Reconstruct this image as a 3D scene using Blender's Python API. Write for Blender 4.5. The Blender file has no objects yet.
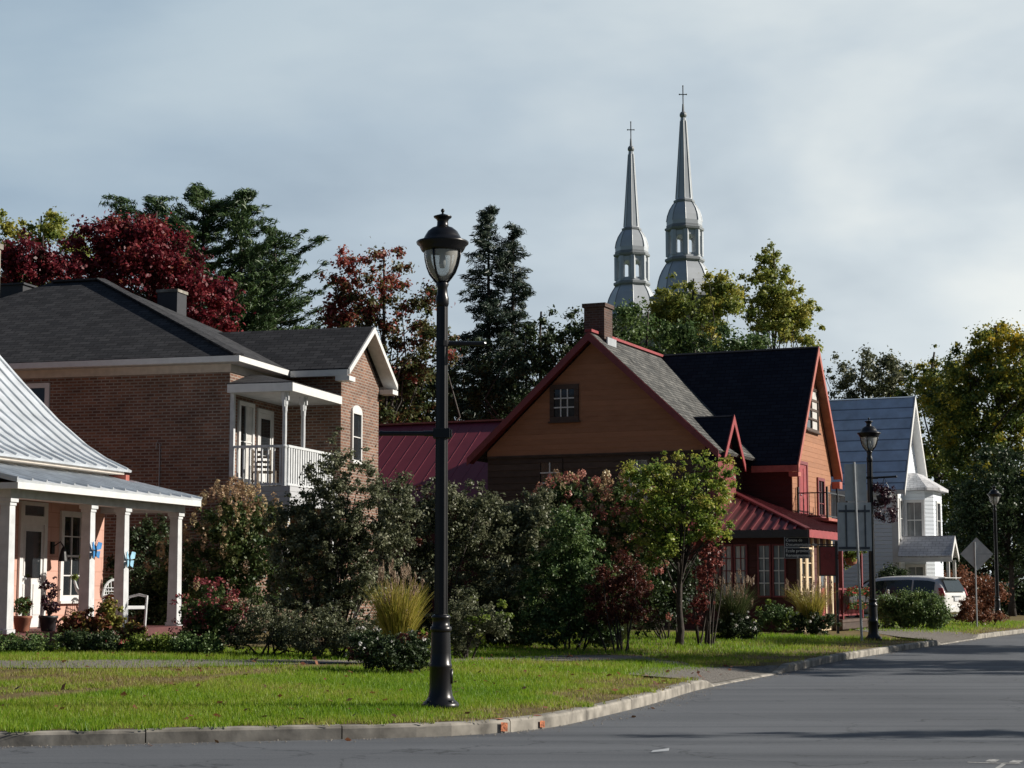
import bpy, bmesh, math, random
import numpy as np
from mathutils import Vector, Matrix
from mathutils.geometry import delaunay_2d_cdt

R = math.radians
scene = bpy.context.scene
COL = scene.collection

# ------------------------------------------------------------------ camera
F = 1800.0
PITCH = math.atan(202.0 / F)
CAMZ = 1.5
cam_d = bpy.data.cameras.new('camera')
cam_d.sensor_width = 36.0
cam_d.lens = 36.0 * F / 1024.0
cam_d.clip_start = 0.1
cam_d.clip_end = 5000.0
cam = bpy.data.objects.new('camera', cam_d)
cam.location = (0, 0, CAMZ)
cam.rotation_euler = (math.pi / 2 + PITCH, 0, 0)
COL.objects.link(cam)
scene.camera = cam

# ------------------------------------------------------------------ world, sun, exposure
SUN_AZ = R(5.0)      # measured from +X towards +Y
SUN_EL = R(27.0)
world = bpy.data.worlds.new('World')
scene.world = world
world.use_nodes = True
wn, wl = world.node_tree.nodes, world.node_tree.links
wn.clear()
wout = wn.new('ShaderNodeOutputWorld')
wbg = wn.new('ShaderNodeBackground')
wbg.inputs['Strength'].default_value = 0.05
sky = wn.new('ShaderNodeTexSky')
sky.sky_type = 'NISHITA'
sky.sun_disc = False
sky.sun_elevation = SUN_EL
sky.sun_rotation = math.pi / 2 - SUN_AZ
sky.air_density = 1.0
sky.dust_density = 1.0
sky.ozone_density = 1.0
tc = wn.new('ShaderNodeTexCoord')
mp = wn.new('ShaderNodeMapping')
mp.inputs['Scale'].default_value = (1.0, 1.0, 2.4)
mp.inputs['Rotation'].default_value = (0, R(9), 0)
n1 = wn.new('ShaderNodeTexNoise')
n1.inputs['Scale'].default_value = 2.3
n1.inputs['Detail'].default_value = 5.0
n1.inputs['Roughness'].default_value = 0.5
n1.inputs['Distortion'].default_value = 0.35
n2 = wn.new('ShaderNodeTexNoise')
n2.inputs['Scale'].default_value = 9.0
n2.inputs['Detail'].default_value = 5.0
cr = wn.new('ShaderNodeValToRGB')          # how bright the veil of cloud is
cr.color_ramp.elements[0].position = 0.36
cr.color_ramp.elements[0].color = (6.5, 8.0, 9.6, 1)
cr.color_ramp.elements[1].position = 0.64
cr.color_ramp.elements[1].color = (12.4, 13.6, 14.2, 1)
e = cr.color_ramp.elements.new(0.5)
e.color = (9.3, 10.9, 12.3, 1)
addn = wn.new('ShaderNodeMixRGB')
addn.inputs['Fac'].default_value = 0.2
wl.new(tc.outputs['Generated'], mp.inputs['Vector'])
wl.new(mp.outputs['Vector'], n1.inputs['Vector'])
wl.new(mp.outputs['Vector'], n2.inputs['Vector'])
wl.new(n1.outputs['Fac'], addn.inputs['Color1'])
wl.new(n2.outputs['Fac'], addn.inputs['Color2'])
wl.new(addn.outputs['Color'], cr.inputs['Fac'])
wmix = wn.new('ShaderNodeMixRGB')
# the veil of cloud lies low in front; overhead and behind the sky is darkened on purpose
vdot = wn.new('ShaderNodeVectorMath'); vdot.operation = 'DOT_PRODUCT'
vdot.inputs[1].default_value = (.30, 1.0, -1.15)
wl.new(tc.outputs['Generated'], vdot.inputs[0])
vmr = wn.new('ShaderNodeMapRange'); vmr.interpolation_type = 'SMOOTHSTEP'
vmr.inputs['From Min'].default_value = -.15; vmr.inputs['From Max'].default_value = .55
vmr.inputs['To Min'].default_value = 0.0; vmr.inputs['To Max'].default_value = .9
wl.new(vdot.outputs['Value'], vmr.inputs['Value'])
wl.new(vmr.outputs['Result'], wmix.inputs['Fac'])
# the veil is brighter low down on the sun's side
gdot = wn.new('ShaderNodeVectorMath'); gdot.operation = 'DOT_PRODUCT'
gdot.inputs[1].default_value = (1.0, .0, -1.1)
wl.new(tc.outputs['Generated'], gdot.inputs[0])
gmr = wn.new('ShaderNodeMapRange')
gmr.inputs['From Min'].default_value = -.55; gmr.inputs['From Max'].default_value = .3
gmr.inputs['To Min'].default_value = 0; gmr.inputs['To Max'].default_value = 1
wl.new(gdot.outputs['Value'], gmr.inputs['Value'])
gcol = wn.new('ShaderNodeMixRGB'); gcol.inputs['Color1'].default_value = (.63, .71, .78, 1); gcol.inputs['Color2'].default_value = (1.52, 1.38, 1.23, 1)
wl.new(gmr.outputs['Result'], gcol.inputs['Fac'])
gmul = wn.new('ShaderNodeMixRGB'); gmul.blend_type = 'MULTIPLY'; gmul.inputs['Fac'].default_value = 1
wl.new(cr.outputs['Color'], gmul.inputs['Color1']); wl.new(gcol.outputs['Color'], gmul.inputs['Color2'])
# dark tone added to the unseen sky overhead and behind to cut ambient light
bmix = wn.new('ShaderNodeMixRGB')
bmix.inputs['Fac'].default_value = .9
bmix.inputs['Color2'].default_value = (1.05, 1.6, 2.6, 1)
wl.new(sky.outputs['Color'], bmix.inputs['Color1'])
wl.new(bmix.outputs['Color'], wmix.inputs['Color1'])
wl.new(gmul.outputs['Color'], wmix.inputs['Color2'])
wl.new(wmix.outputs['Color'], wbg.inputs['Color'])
wl.new(wbg.outputs['Background'], wout.inputs['Surface'])

sun_d = bpy.data.lights.new('sun', 'SUN')
sun_d.energy = 5.0
sun_d.angle = R(0.5)
sun_d.color = (1.0, 0.93, 0.83)
sun = bpy.data.objects.new('sun', sun_d)
SUNV = Vector((math.cos(SUN_EL) * math.cos(SUN_AZ), math.cos(SUN_EL) * math.sin(SUN_AZ), math.sin(SUN_EL)))
sun.rotation_euler = SUNV.to_track_quat('Z', 'Y').to_euler()
sun.location = (40, 10, 40)
COL.objects.link(sun)
scene.view_settings.view_transform = 'Standard'
scene.view_settings.look = 'None'
scene.view_settings.exposure = 0.32
scene.view_settings.gamma = 1.0
scene.view_settings.use_curve_mapping = False

# ------------------------------------------------------------------ helpers
def W(px, py, Y):
    """real point at depth Y whose direction from the camera was measured in the photograph"""
    a, b = px - 512.0, 384.0 - py
    c, s = math.cos(PITCH), math.sin(PITCH)
    dx, dy, dz = a, F * c - b * s, F * s + b * c
    t = Y / dy
    return Vector((dx * t, Y, CAMZ + dz * t))

def m2(px, Y):
    return px * Y / F

RNG = np.random.default_rng(7)

class MB:
    def __init__(self):
        self.v, self.f = [], []
    def add(self, vs, fs):
        o = len(self.v)
        self.v += [tuple(p) for p in vs]
        self.f += [tuple(i + o for i in f) for f in fs]
        return self
    def box(self, x0, x1, y0, y1, z0, z1):
        x0, x1 = min(x0, x1), max(x0, x1); y0, y1 = min(y0, y1), max(y0, y1); z0, z1 = min(z0, z1), max(z0, z1)
        return self.add([(x0, y0, z0), (x1, y0, z0), (x1, y1, z0), (x0, y1, z0), (x0, y0, z1), (x1, y0, z1), (x1, y1, z1), (x0, y1, z1)],
                        [(3, 2, 1, 0), (4, 5, 6, 7), (0, 1, 5, 4), (1, 2, 6, 5), (2, 3, 7, 6), (3, 0, 4, 7)])
    def bar(self, p, q, w, h, up=(0, 0, 1)):
        p, q = Vector(p), Vector(q); d = (q - p).normalized(); up = Vector(up)
        if abs(d.dot(up)) > .98: up = Vector((0, 1, 0))
        s = d.cross(up).normalized() * (w / 2); u = s.cross(d).normalized() * (h / 2)
        vs = [p - s - u, p + s - u, p + s + u, p - s + u, q - s - u, q + s - u, q + s + u, q - s + u]
        return self.add(vs, [(3, 2, 1, 0), (4, 5, 6, 7), (0, 1, 5, 4), (1, 2, 6, 5), (2, 3, 7, 6), (3, 0, 4, 7)])
    def prism(self, poly, off):
        n = len(poly); off = Vector(off); P = [Vector(p) for p in poly]
        nrm = Vector((0, 0, 0))
        for i in range(n): nrm += P[i].cross(P[(i + 1) % n])
        if nrm.dot(off) > 0: P.reverse()
        vs = P + [p + off for p in P]
        fs = [tuple(range(n)), tuple(range(2 * n - 1, n - 1, -1))]
        for i in range(n):
            j = (i + 1) % n
            fs.append((j, i, i + n, j + n))
        return self.add(vs, fs)
    def slab(self, pts, th):
        P = [Vector(p) for p in pts]
        n = Vector((0, 0, 0))
        for i in range(len(P)): n += P[i].cross(P[(i + 1) % len(P)])
        n.normalize()
        if n.z < 0: n = -n
        return self.prism(P, -n * th)
    def tube(self, pts, rs, n=8, cap=True):
        P = [Vector(p) for p in pts]
        if not hasattr(rs, '__len__'): rs = [rs] * len(P)
        vs, fs = [], []
        u = None
        for i, p in enumerate(P):
            d = (P[min(i + 1, len(P) - 1)] - P[max(i - 1, 0)])
            if d.length < 1e-9: d = Vector((0, 0, 1))
            d.normalize()
            if u is None:
                u = d.cross(Vector((0, 0, 1)))
                if u.length < 1e-3: u = Vector((1, 0, 0))
            u = (u - d * u.dot(d)).normalized()
            w = d.cross(u)
            for k in range(n):
                a = 2 * math.pi * k / n
                vs.append(p + (u * math.cos(a) + w * math.sin(a)) * rs[i])
        for i in range(len(P) - 1):
            for k in range(n):
                j = (k + 1) % n
                fs.append((i * n + k, i * n + j, (i + 1) * n + j, (i + 1) * n + k))
        if cap:
            fs.append(tuple(range(n - 1, -1, -1)))
            fs.append(tuple((len(P) - 1) * n + k for k in range(n)))
        return self.add(vs, fs)
    def lathe(self, prof, n=24, c=(0, 0, 0), rot=0.0):
        vs, fs = [], []
        for r, z in prof:
            for k in range(n):
                a = 2 * math.pi * (k + .5) / n + rot
                vs.append((c[0] + r * math.cos(a), c[1] + r * math.sin(a), c[2] + z))
        for i in range(len(prof) - 1):
            for k in range(n):
                j = (k + 1) % n
                fs.append((i * n + k, i * n + j, (i + 1) * n + j, (i + 1) * n + k))
        fs.append(tuple(range(n - 1, -1, -1)))
        fs.append(tuple((len(prof) - 1) * n + k for k in range(n)))
        return self.add(vs, fs)
    def ball(self, c, r, n=10):
        if not hasattr(r, '__len__'): r = (r, r, r)
        prof = [(max(1e-3, math.sin(math.pi * i / n)), -math.cos(math.pi * i / n)) for i in range(n + 1)]
        o = len(self.v)
        self.lathe(prof, n + 2)
        for i in range(o, len(self.v)):
            x, y, z = self.v[i]
            self.v[i] = (c[0] + x * r[0], c[1] + y * r[1], c[2] + z * r[2])
        return self
    def xf(self, M):
        self.v = [tuple(M @ Vector(p)) for p in self.v]
        return self
    def build(self, name, mat, parent=None, smooth=False, bevel=0.0):
        me = bpy.data.meshes.new(name)
        me.from_pydata(self.v, [], self.f)
        uvl = me.uv_layers.new(name='uv')
        nl = len(me.loops)
        uv = np.zeros((nl, 2), np.float32)
        up = Vector((0, 0, 1))
        for p in me.polygons:
            n = p.normal
            if abs(n.z) > .995:
                h, v = Vector((1, 0, 0)), Vector((0, 1, 0))
            else:
                h = up.cross(n).normalized(); v = n.cross(h)
            for li in p.loop_indices:
                co = me.vertices[me.loops[li].vertex_index].co
                uv[li] = (co.dot(h), co.dot(v))
        uvl.data.foreach_set('uv', uv.ravel())
        if smooth:
            me.polygons.foreach_set('use_smooth', [len(p.vertices) == 4 for p in me.polygons])
        me.materials.append(mat)
        me.update()
        o = bpy.data.objects.new(name, me)
        COL.objects.link(o)
        if parent is not None: o.parent = parent
        if bevel:
            b = o.modifiers.new('bevel', 'BEVEL'); b.width = bevel; b.segments = 2; b.limit_method = 'ANGLE'
        return o

def raw_mesh(name, verts, quads, mat, parent=None, rnd=None, n=4, smooth=False):
    me = bpy.data.meshes.new(name)
    verts = np.asarray(verts, np.float32); quads = np.asarray(quads, np.int32)
    nf = len(quads)
    me.vertices.add(len(verts)); me.vertices.foreach_set('co', verts.ravel())
    me.loops.add(nf * n); me.loops.foreach_set('vertex_index', quads.ravel())
    me.polygons.add(nf)
    me.polygons.foreach_set('loop_start', np.arange(0, nf * n, n, dtype=np.int32))
    if rnd is not None:
        a = me.attributes.new('rnd', 'FLOAT', 'FACE'); a.data.foreach_set('value', np.asarray(rnd, np.float32))
    if smooth: me.polygons.foreach_set('use_smooth', np.ones(nf, bool))
    me.materials.append(mat)
    me.update(calc_edges=True)
    o = bpy.data.objects.new(name, me); COL.objects.link(o)
    if parent is not None: o.parent = parent
    return o

def tag(o, label=None, cat=None, group=None, kind=None):
    if label: o['label'] = label
    if cat: o['category'] = cat
    if group: o['group'] = group
    if kind: o['kind'] = kind
    return o

def thing(name, label, cat, loc=(0, 0, 0), rotz=0.0, group=None):
    o = bpy.data.objects.new(name, None); COL.objects.link(o)
    o.empty_display_size = .2
    o.location = loc; o.rotation_euler = (0, 0, rotz)
    return tag(o, label, cat, group)

def kids(o): return [c for c in bpy.data.objects if c.parent == o]
def copy_tree(o, parent=None):
    c = o.copy(); COL.objects.link(c); c.parent = parent
    for ch in kids(o): copy_tree(ch, c)
    return c

# ------------------------------------------------------------------ materials
MATS = {}
def nmat(name):
    m = bpy.data.materials.new(name); m.use_nodes = True
    nt = m.node_tree; b = nt.nodes['Principled BSDF']
    return m, nt.nodes, nt.links, b

def plain(name, col, rough=.6, metal=0.0, var=.12, scale=6.0, bump=0.0, spec=.5):
    """one colour with a little natural mottling"""
    if name in MATS: return MATS[name]
    m, N, L, b = nmat(name)
    t = N.new('ShaderNodeTexCoord'); nz = N.new('ShaderNodeTexNoise')
    nz.inputs['Scale'].default_value = scale; nz.inputs['Detail'].default_value = 6
    L.new(t.outputs['Object'], nz.inputs['Vector'])
    r = N.new('ShaderNodeValToRGB')
    r.color_ramp.elements[0].position = .3; r.color_ramp.elements[1].position = .7
    r.color_ramp.elements[0].color = tuple(c * (1 - var) for c in col) + (1,)
    r.color_ramp.elements[1].color = tuple(min(1, c * (1 + var)) for c in col) + (1,)
    L.new(nz.outputs['Fac'], r.inputs['Fac']); L.new(r.outputs['Color'], b.inputs['Base Color'])
    b.inputs['Roughness'].default_value = rough; b.inputs['Metallic'].default_value = metal
    b.inputs['Specular IOR Level'].default_value = spec
    if bump:
        bp = N.new('ShaderNodeBump'); bp.inputs['Strength'].default_value = bump; bp.inputs['Distance'].default_value = .02
        L.new(nz.outputs['Fac'], bp.inputs['Height']); L.new(bp.outputs['Normal'], b.inputs['Normal'])
    MATS[name] = m
    return m

def bricky(name, c1, c2, mortar, bw=.22, bh=.075, ms=.011, rough=.85, bump=.5, patch=.25, bias=0.0, off=.5):
    m, N, L, b = nmat(name)
    u = N.new('ShaderNodeUVMap'); u.uv_map = 'uv'
    br = N.new('ShaderNodeTexBrick')
    br.offset = off
    br.inputs['Scale'].default_value = 1.0
    br.inputs['Brick Width'].default_value = bw; br.inputs['Row Height'].default_value = bh
    br.inputs['Mortar Size'].default_value = ms; br.inputs['Mortar Smooth'].default_value = .2; br.inputs['Bias'].default_value = bias
    br.inputs['Color1'].default_value = c1 + (1,); br.inputs['Color2'].default_value = c2 + (1,); br.inputs['Mortar'].default_value = mortar + (1,)
    L.new(u.outputs['UV'], br.inputs['Vector'])
    nz = N.new('ShaderNodeTexNoise'); nz.inputs['Scale'].default_value = 1.3; nz.inputs['Detail'].default_value = 8; nz.inputs['Roughness'].default_value = .65
    L.new(u.outputs['UV'], nz.inputs['Vector'])
    mr = N.new('ShaderNodeMapRange'); mr.inputs['From Min'].default_value = .3; mr.inputs['From Max'].default_value = .7
    mr.inputs['To Min'].default_value = 1 - patch; mr.inputs['To Max'].default_value = 1 + patch
    L.new(nz.outputs['Fac'], mr.inputs['Value'])
    mx = N.new('ShaderNodeMixRGB'); mx.blend_type = 'MULTIPLY'; mx.inputs['Fac'].default_value = 1
    L.new(br.outputs['Color'], mx.inputs['Color1']); L.new(mr.outputs['Result'], mx.inputs['Color2'])
    L.new(mx.outputs['Color'], b.inputs['Base Color'])
    bp = N.new('ShaderNodeBump'); bp.inputs['Strength'].default_value = bump; bp.inputs['Distance'].default_value = .012; bp.invert = True
    L.new(br.outputs['Fac'], bp.inputs['Height']); L.new(bp.outputs['Normal'], b.inputs['Normal'])
    b.inputs['Roughness'].default_value = rough; b.inputs['Specular IOR Level'].default_value = .25
    return m

def siding(name, col, pitch=.15, rough=.7, bump=.6, patch=.15, vertical=False, edge=.12):
    """lapped boards: a saw-tooth height along the wall, plus weathering"""
    m, N, L, b = nmat(name)
    u = N.new('ShaderNodeUVMap'); u.uv_map = 'uv'
    s = N.new('ShaderNodeSeparateXYZ'); L.new(u.outputs['UV'], s.inputs['Vector'])
    d = N.new('ShaderNodeMath'); d.operation = 'DIVIDE'; d.inputs[1].default_value = pitch
    L.new(s.outputs['X' if vertical else 'Y'], d.inputs[0])
    fr = N.new('ShaderNodeMath'); fr.operation = 'FRACT'; L.new(d.outputs[0], fr.inputs[0])
    fl = N.new('ShaderNodeMath'); fl.operation = 'FLOOR'; L.new(d.outputs[0], fl.inputs[0])
    wn_ = N.new('ShaderNodeTexWhiteNoise'); wn_.noise_dimensions = '1D'; L.new(fl.outputs[0], wn_.inputs['W'])
    nz = N.new('ShaderNodeTexNoise'); nz.inputs['Scale'].default_value = 2.2; nz.inputs['Detail'].default_value = 8; nz.inputs['Roughness'].default_value = .65
    mpn = N.new('ShaderNodeMapping'); mpn.inputs['Scale'].default_value = (1, 3, 1) if not vertical else (3, 1, 1)
    L.new(u.outputs['UV'], mpn.inputs['Vector']); L.new(mpn.outputs['Vector'], nz.inputs['Vector'])
    ad = N.new('ShaderNodeMath'); ad.operation = 'MULTIPLY_ADD'; ad.inputs[1].default_value = .35
    L.new(wn_.outputs['Value'], ad.inputs[0]); L.new(nz.outputs['Fac'], ad.inputs[2])
    mr = N.new('ShaderNodeMapRange'); mr.inputs['From Min'].default_value = .3; mr.inputs['From Max'].default_value = 1.0
    mr.inputs['To Min'].default_value = 1 - patch; mr.inputs['To Max'].default_value = 1 + patch
    L.new(ad.outputs[0], mr.inputs['Value'])
    mx = N.new('ShaderNodeMixRGB'); mx.blend_type = 'MULTIPLY'; mx.inputs['Fac'].default_value = 1
    mx.inputs['Color1'].default_value = col + (1,); L.new(mr.outputs['Result'], mx.inputs['Color2'])
    L.new(mx.outputs['Color'], b.inputs['Base Color'])
    rp = N.new('ShaderNodeValToRGB')       # lap profile: thick lower lip, undercut at the joint
    rp.color_ramp.elements[0].position = 0.0; rp.color_ramp.elements[0].color = (0, 0, 0, 1)
    rp.color_ramp.elements[1].position = 1.0; rp.color_ramp.elements[1].color = (.55, .55, .55, 1)
    q = rp.color_ramp.elements.new(edge); q.color = (1, 1, 1, 1)
    L.new(fr.outputs[0], rp.inputs['Fac'])
    bp = N.new('ShaderNodeBump'); bp.inputs['Strength'].default_value = bump; bp.inputs['Distance'].default_value = .02
    L.new(rp.outputs['Color'], bp.inputs['Height']); L.new(bp.outputs['Normal'], b.inputs['Normal'])
    b.inputs['Roughness'].default_value = rough; b.inputs['Specular IOR Level'].default_value = .3
    return m

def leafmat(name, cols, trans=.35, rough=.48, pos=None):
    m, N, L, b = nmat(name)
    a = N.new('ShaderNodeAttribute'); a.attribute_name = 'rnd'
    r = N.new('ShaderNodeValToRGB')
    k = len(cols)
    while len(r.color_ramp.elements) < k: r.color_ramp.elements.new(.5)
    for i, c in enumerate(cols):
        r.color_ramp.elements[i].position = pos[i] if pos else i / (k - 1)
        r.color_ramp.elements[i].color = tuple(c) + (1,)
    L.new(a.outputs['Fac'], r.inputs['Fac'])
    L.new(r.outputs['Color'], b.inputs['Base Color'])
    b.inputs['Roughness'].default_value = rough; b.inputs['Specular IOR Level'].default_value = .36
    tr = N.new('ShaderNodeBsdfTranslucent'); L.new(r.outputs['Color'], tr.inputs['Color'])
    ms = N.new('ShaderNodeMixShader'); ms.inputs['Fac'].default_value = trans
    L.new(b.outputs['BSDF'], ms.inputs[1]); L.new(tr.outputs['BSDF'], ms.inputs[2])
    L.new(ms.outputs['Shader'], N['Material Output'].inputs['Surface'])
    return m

M = {}
M['brick'] = bricky('brick', (.125, .066, .050), (.245, .122, .080), (.27, .235, .20), ms=.014, patch=.3)
M['brick_chim'] = bricky('brick_chimney', (.075, .045, .037), (.12, .066, .05), (.13, .11, .1))
M['pink'] = bricky('pink_block', (.60, .36, .29), (.56, .33, .265), (.48, .27, .21), bw=.55, bh=.3, ms=.012, patch=.08, bump=.25)
M['shingle'] = bricky('grey_shingle', (.030, .031, .035), (.062, .062, .066), (.014, .014, .016), bw=.32, bh=.145, ms=.012, rough=.9, patch=.22)
M['shingle_navy'] = bricky('navy_shingle', (.010, .013, .024), (.019, .023, .036), (.005, .006, .011), bw=.32, bh=.145, ms=.012, rough=.92, patch=.15)
M['shingle_old'] = bricky('weathered_shingle', (.075, .078, .076), (.16, .158, .148), (.04, .04, .04), bw=.24, bh=.16, ms=.02, rough=.95, patch=.5, bump=.9)
M['shingle_pale'] = bricky('pale_shingle', (.50, .51, .53), (.62, .62, .63), (.35, .35, .37), bw=.3, bh=.15, ms=.014, rough=.9)
M['orange'] = siding('orange_siding', (.35, .165, .092), .16, patch=.2, bump=.5)
M['old_board'] = siding('old_board', (.075, .052, .042), .2, patch=.45, bump=.9)
M['maroon_wall'] = siding('maroon_boards', (.075, .024, .022), .2, patch=.2)
M['white_siding'] = siding('white_siding', (.76, .82, .88), .17, patch=.05, bump=1.0)
M['grey_siding'] = siding('grey_siding', (.42, .43, .45), .12, patch=.06)
M['white'] = plain('white_paint', (.66, .66, .65), .5, var=.06)
M['offwhite'] = plain('weathered_white', (.55, .57, .585), .6, var=.12)
M['beige_board'] = plain('beige_board', (.52, .47, .41), .7)
M['cream'] = plain('cream_trim', (.70, .55, .36), .55)
M['red_paint'] = plain('red_paint', (.28, .036, .040), .6, var=.2)
M['maroon_paint'] = plain('maroon_paint', (.20, .035, .04), .5)
M['salmon'] = plain('salmon_paint', (.40, .115, .085), .65, var=.2)
M['redmetal'] = plain('red_metal_roof', (.125, .022, .026), .42, var=.12, scale=2)
M['shedmetal'] = plain('shed_red_roof', (.22, .036, .055), .5, var=.12, scale=1.5)
M['porchboard'] = plain('dark_red_boards', (.11, .035, .035), .7, var=.25)
M['silver'] = plain('silver_metal_roof', (.62, .66, .70), .45, .3, var=.16, scale=2.5)
M['steeple'] = plain('silver_painted_tin', (.52, .55, .575), .38, .3, var=.08, scale=.7)
M['steeple_dark'] = plain('steeple_trim', (.25, .27, .285), .5, .2)
M['bluemetal'] = bricky('blue_grey_tin', (.50, .61, .76), (.56, .67, .80), (.22, .27, .35), bw=60, bh=.58, ms=.035, rough=.5, patch=.2, bump=.8)
M['black'] = plain('black_iron', (.0065, .0065, .008), .33, .0, var=.3, bump=.05, spec=.45)
M['darkgrey'] = plain('dark_grey_paint', (.03, .03, .035), .5)
M['concrete'] = plain('concrete', (.25, .232, .20), .9, var=.5, scale=4, bump=.4)
M['alu'] = plain('aluminium', (.33, .36, .38), .45, .6, var=.08)
M['aluback'] = plain('sign_back', (.58, .60, .60), .5, .25, var=.1)
M['bracketgrey'] = plain('bracket_grey', (.10, .11, .125), .5, .2)
M['galv'] = plain('galvanised', (.38, .40, .42), .5, .5)
M['wood'] = plain('weathered_wood', (.22, .18, .14), .85)
M['glass'] = plain('window_glass', (.022, .026, .03), .06, var=.3, scale=1.5, spec=.8)
M['glass_pale'] = plain('curtained_glass', (.16, .18, .19), .12, var=.4, scale=2, spec=.7)
M['curtain'] = plain('curtain', (.55, .54, .52), .9)
M['bark'] = plain('bark', (.045, .036, .030), .95, var=.4, scale=14, bump=.8)
M['bark_grey'] = plain('bark_grey', (.12, .11, .10), .95, var=.4, scale=12, bump=.8)
M['signblack'] = plain('black_sign', (.012, .012, .018), .5)
M['lettering'] = plain('lettering', (.80, .81, .82), .6)
M['terracotta'] = plain('terracotta', (.32, .13, .08), .8)
M['blue_ornament'] = plain('blue_ornament', (.05, .22, .50), .4)
M['sky_ornament'] = plain('pale_blue_ornament', (.30, .55, .72), .4)
M['orange_paint'] = plain('orange_paint', (.38, .13, .06), .9, var=.8, scale=40)
M['roadpaint'] = plain('worn_road_paint', (.34, .34, .33), .85, var=.45, scale=30)
M['carwhite'] = plain('car_white', (.74, .74, .73), .22, var=.03, spec=.6)
M['carglass'] = plain('car_glass', (.02, .03, .035), .05, var=.2, spec=.9)
M['tyre'] = plain('rubber', (.02, .02, .02), .85)
M['rim'] = plain('rim', (.35, .36, .37), .35, .7)
M['redlens'] = plain('red_lens', (.42, .015, .02), .15, spec=.7)
M['plate'] = plain('number_plate', (.6, .62, .65), .5)

def globe_mat():
    m, N, L, b = nmat('lamp_globe')
    b.inputs['Base Color'].default_value = (.78, .78, .74, 1); b.inputs['Roughness'].default_value = .35
    t = N.new('ShaderNodeBsdfTransparent'); t.inputs['Color'].default_value = (.86, .88, .87, 1)
    g = N.new('ShaderNodeBsdfGlossy'); g.inputs['Roughness'].default_value = .08
    mx = N.new('ShaderNodeMixShader'); mx.inputs['Fac'].default_value = .42
    L.new(t.outputs['BSDF'], mx.inputs[1]); L.new(b.outputs['BSDF'], mx.inputs[2])
    fr = N.new('ShaderNodeFresnel'); fr.inputs['IOR'].default_value = 1.45
    m3 = N.new('ShaderNodeMixShader'); L.new(fr.outputs['Fac'], m3.inputs['Fac'])
    L.new(mx.outputs['Shader'], m3.inputs[1]); L.new(g.outputs['BSDF'], m3.inputs[2])
    L.new(m3.outputs['Shader'], N['Material Output'].inputs['Surface'])
    return m
M['globe'] = globe_mat()

def asphalt():
    m, N, L, b = nmat('asphalt')
    t = N.new('ShaderNodeTexCoord')
    def noise(sc, det, rough, vec, dist=0):
        n_ = N.new('ShaderNodeTexNoise'); n_.inputs['Scale'].default_value = sc; n_.inputs['Detail'].default_value = det
        n_.inputs['Roughness'].default_value = rough; n_.inputs['Distortion'].default_value = dist; L.new(vec, n_.inputs['Vector']); return n_
    def mapping(rot, sc):
        q = N.new('ShaderNodeMapping'); q.inputs['Rotation'].default_value = (0, 0, rot); q.inputs['Scale'].default_value = sc
        L.new(t.outputs['Object'], q.inputs['Vector']); return q
    fine = noise(38, 9, .8, t.outputs['Object'])
    # tyre-polished streaks following the street, and a second set along the side street
    st = noise(1.0, 8, .62, mapping(R(-66), (.055, 1.5, 1)).outputs['Vector'], .5)
    st2 = noise(1.0, 8, .62, mapping(R(10), (.09, 1.7, 1)).outputs['Vector'], .6)
    big = noise(.3, 5, .55, t.outputs['Object'])
    def mix(f, a_, c_, bt='MIX'):
        x = N.new('ShaderNodeMixRGB'); x.blend_type = bt; x.inputs['Fac'].default_value = f; L.new(a_, x.inputs['Color1']); L.new(c_, x.inputs['Color2']); return x.outputs['Color']
    v = mix(.5, st.outputs['Fac'], st2.outputs['Fac']); v = mix(.25, v, big.outputs['Fac']); v = mix(.36, v, fine.outputs['Fac'])
    r = N.new('ShaderNodeValToRGB')
    r.color_ramp.elements[0].position = .38; r.color_ramp.elements[0].color = (.064, .070, .080, 1)
    r.color_ramp.elements[1].position = .63; r.color_ramp.elements[1].color = (.168, .180, .196, 1)
    L.new(v, r.inputs['Fac'])
    vo = N.new('ShaderNodeTexVoronoi'); vo.feature = 'DISTANCE_TO_EDGE'; vo.inputs['Scale'].default_value = .28
    wv = noise(1.2, 6, .6, t.outputs['Object'])
    ad = N.new('ShaderNodeVectorMath'); ad.operation = 'MULTIPLY_ADD'; ad.inputs[1].default_value = (1.6, 1.6, 0); L.new(wv.outputs['Color'], ad.inputs[0]); L.new(t.outputs['Object'], ad.inputs[2])
    L.new(ad.outputs['Vector'], vo.inputs['Vector'])
    cr_ = N.new('ShaderNodeMapRange'); cr_.inputs['From Min'].default_value = .0015; cr_.inputs['From Max'].default_value = .006; cr_.inputs['To Min'].default_value = .55; cr_.inputs['To Max'].default_value = 1
    L.new(vo.outputs['Distance'], cr_.inputs['Value'])
    L.new(mix(1, r.outputs['Color'], cr_.outputs['Result'], 'MULTIPLY'), b.inputs['Base Color'])
    b.inputs['Roughness'].default_value = .8; b.inputs['Specular IOR Level'].default_value = .35
    bp = N.new('ShaderNodeBump'); bp.inputs['Strength'].default_value = .6; bp.inputs['Distance'].default_value = .012
    g = noise(90, 5, .75, t.outputs['Object'])
    L.new(g.outputs['Fac'], bp.inputs['Height']); L.new(bp.outputs['Normal'], b.inputs['Normal'])
    return m
M['asphalt'] = asphalt()

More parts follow.
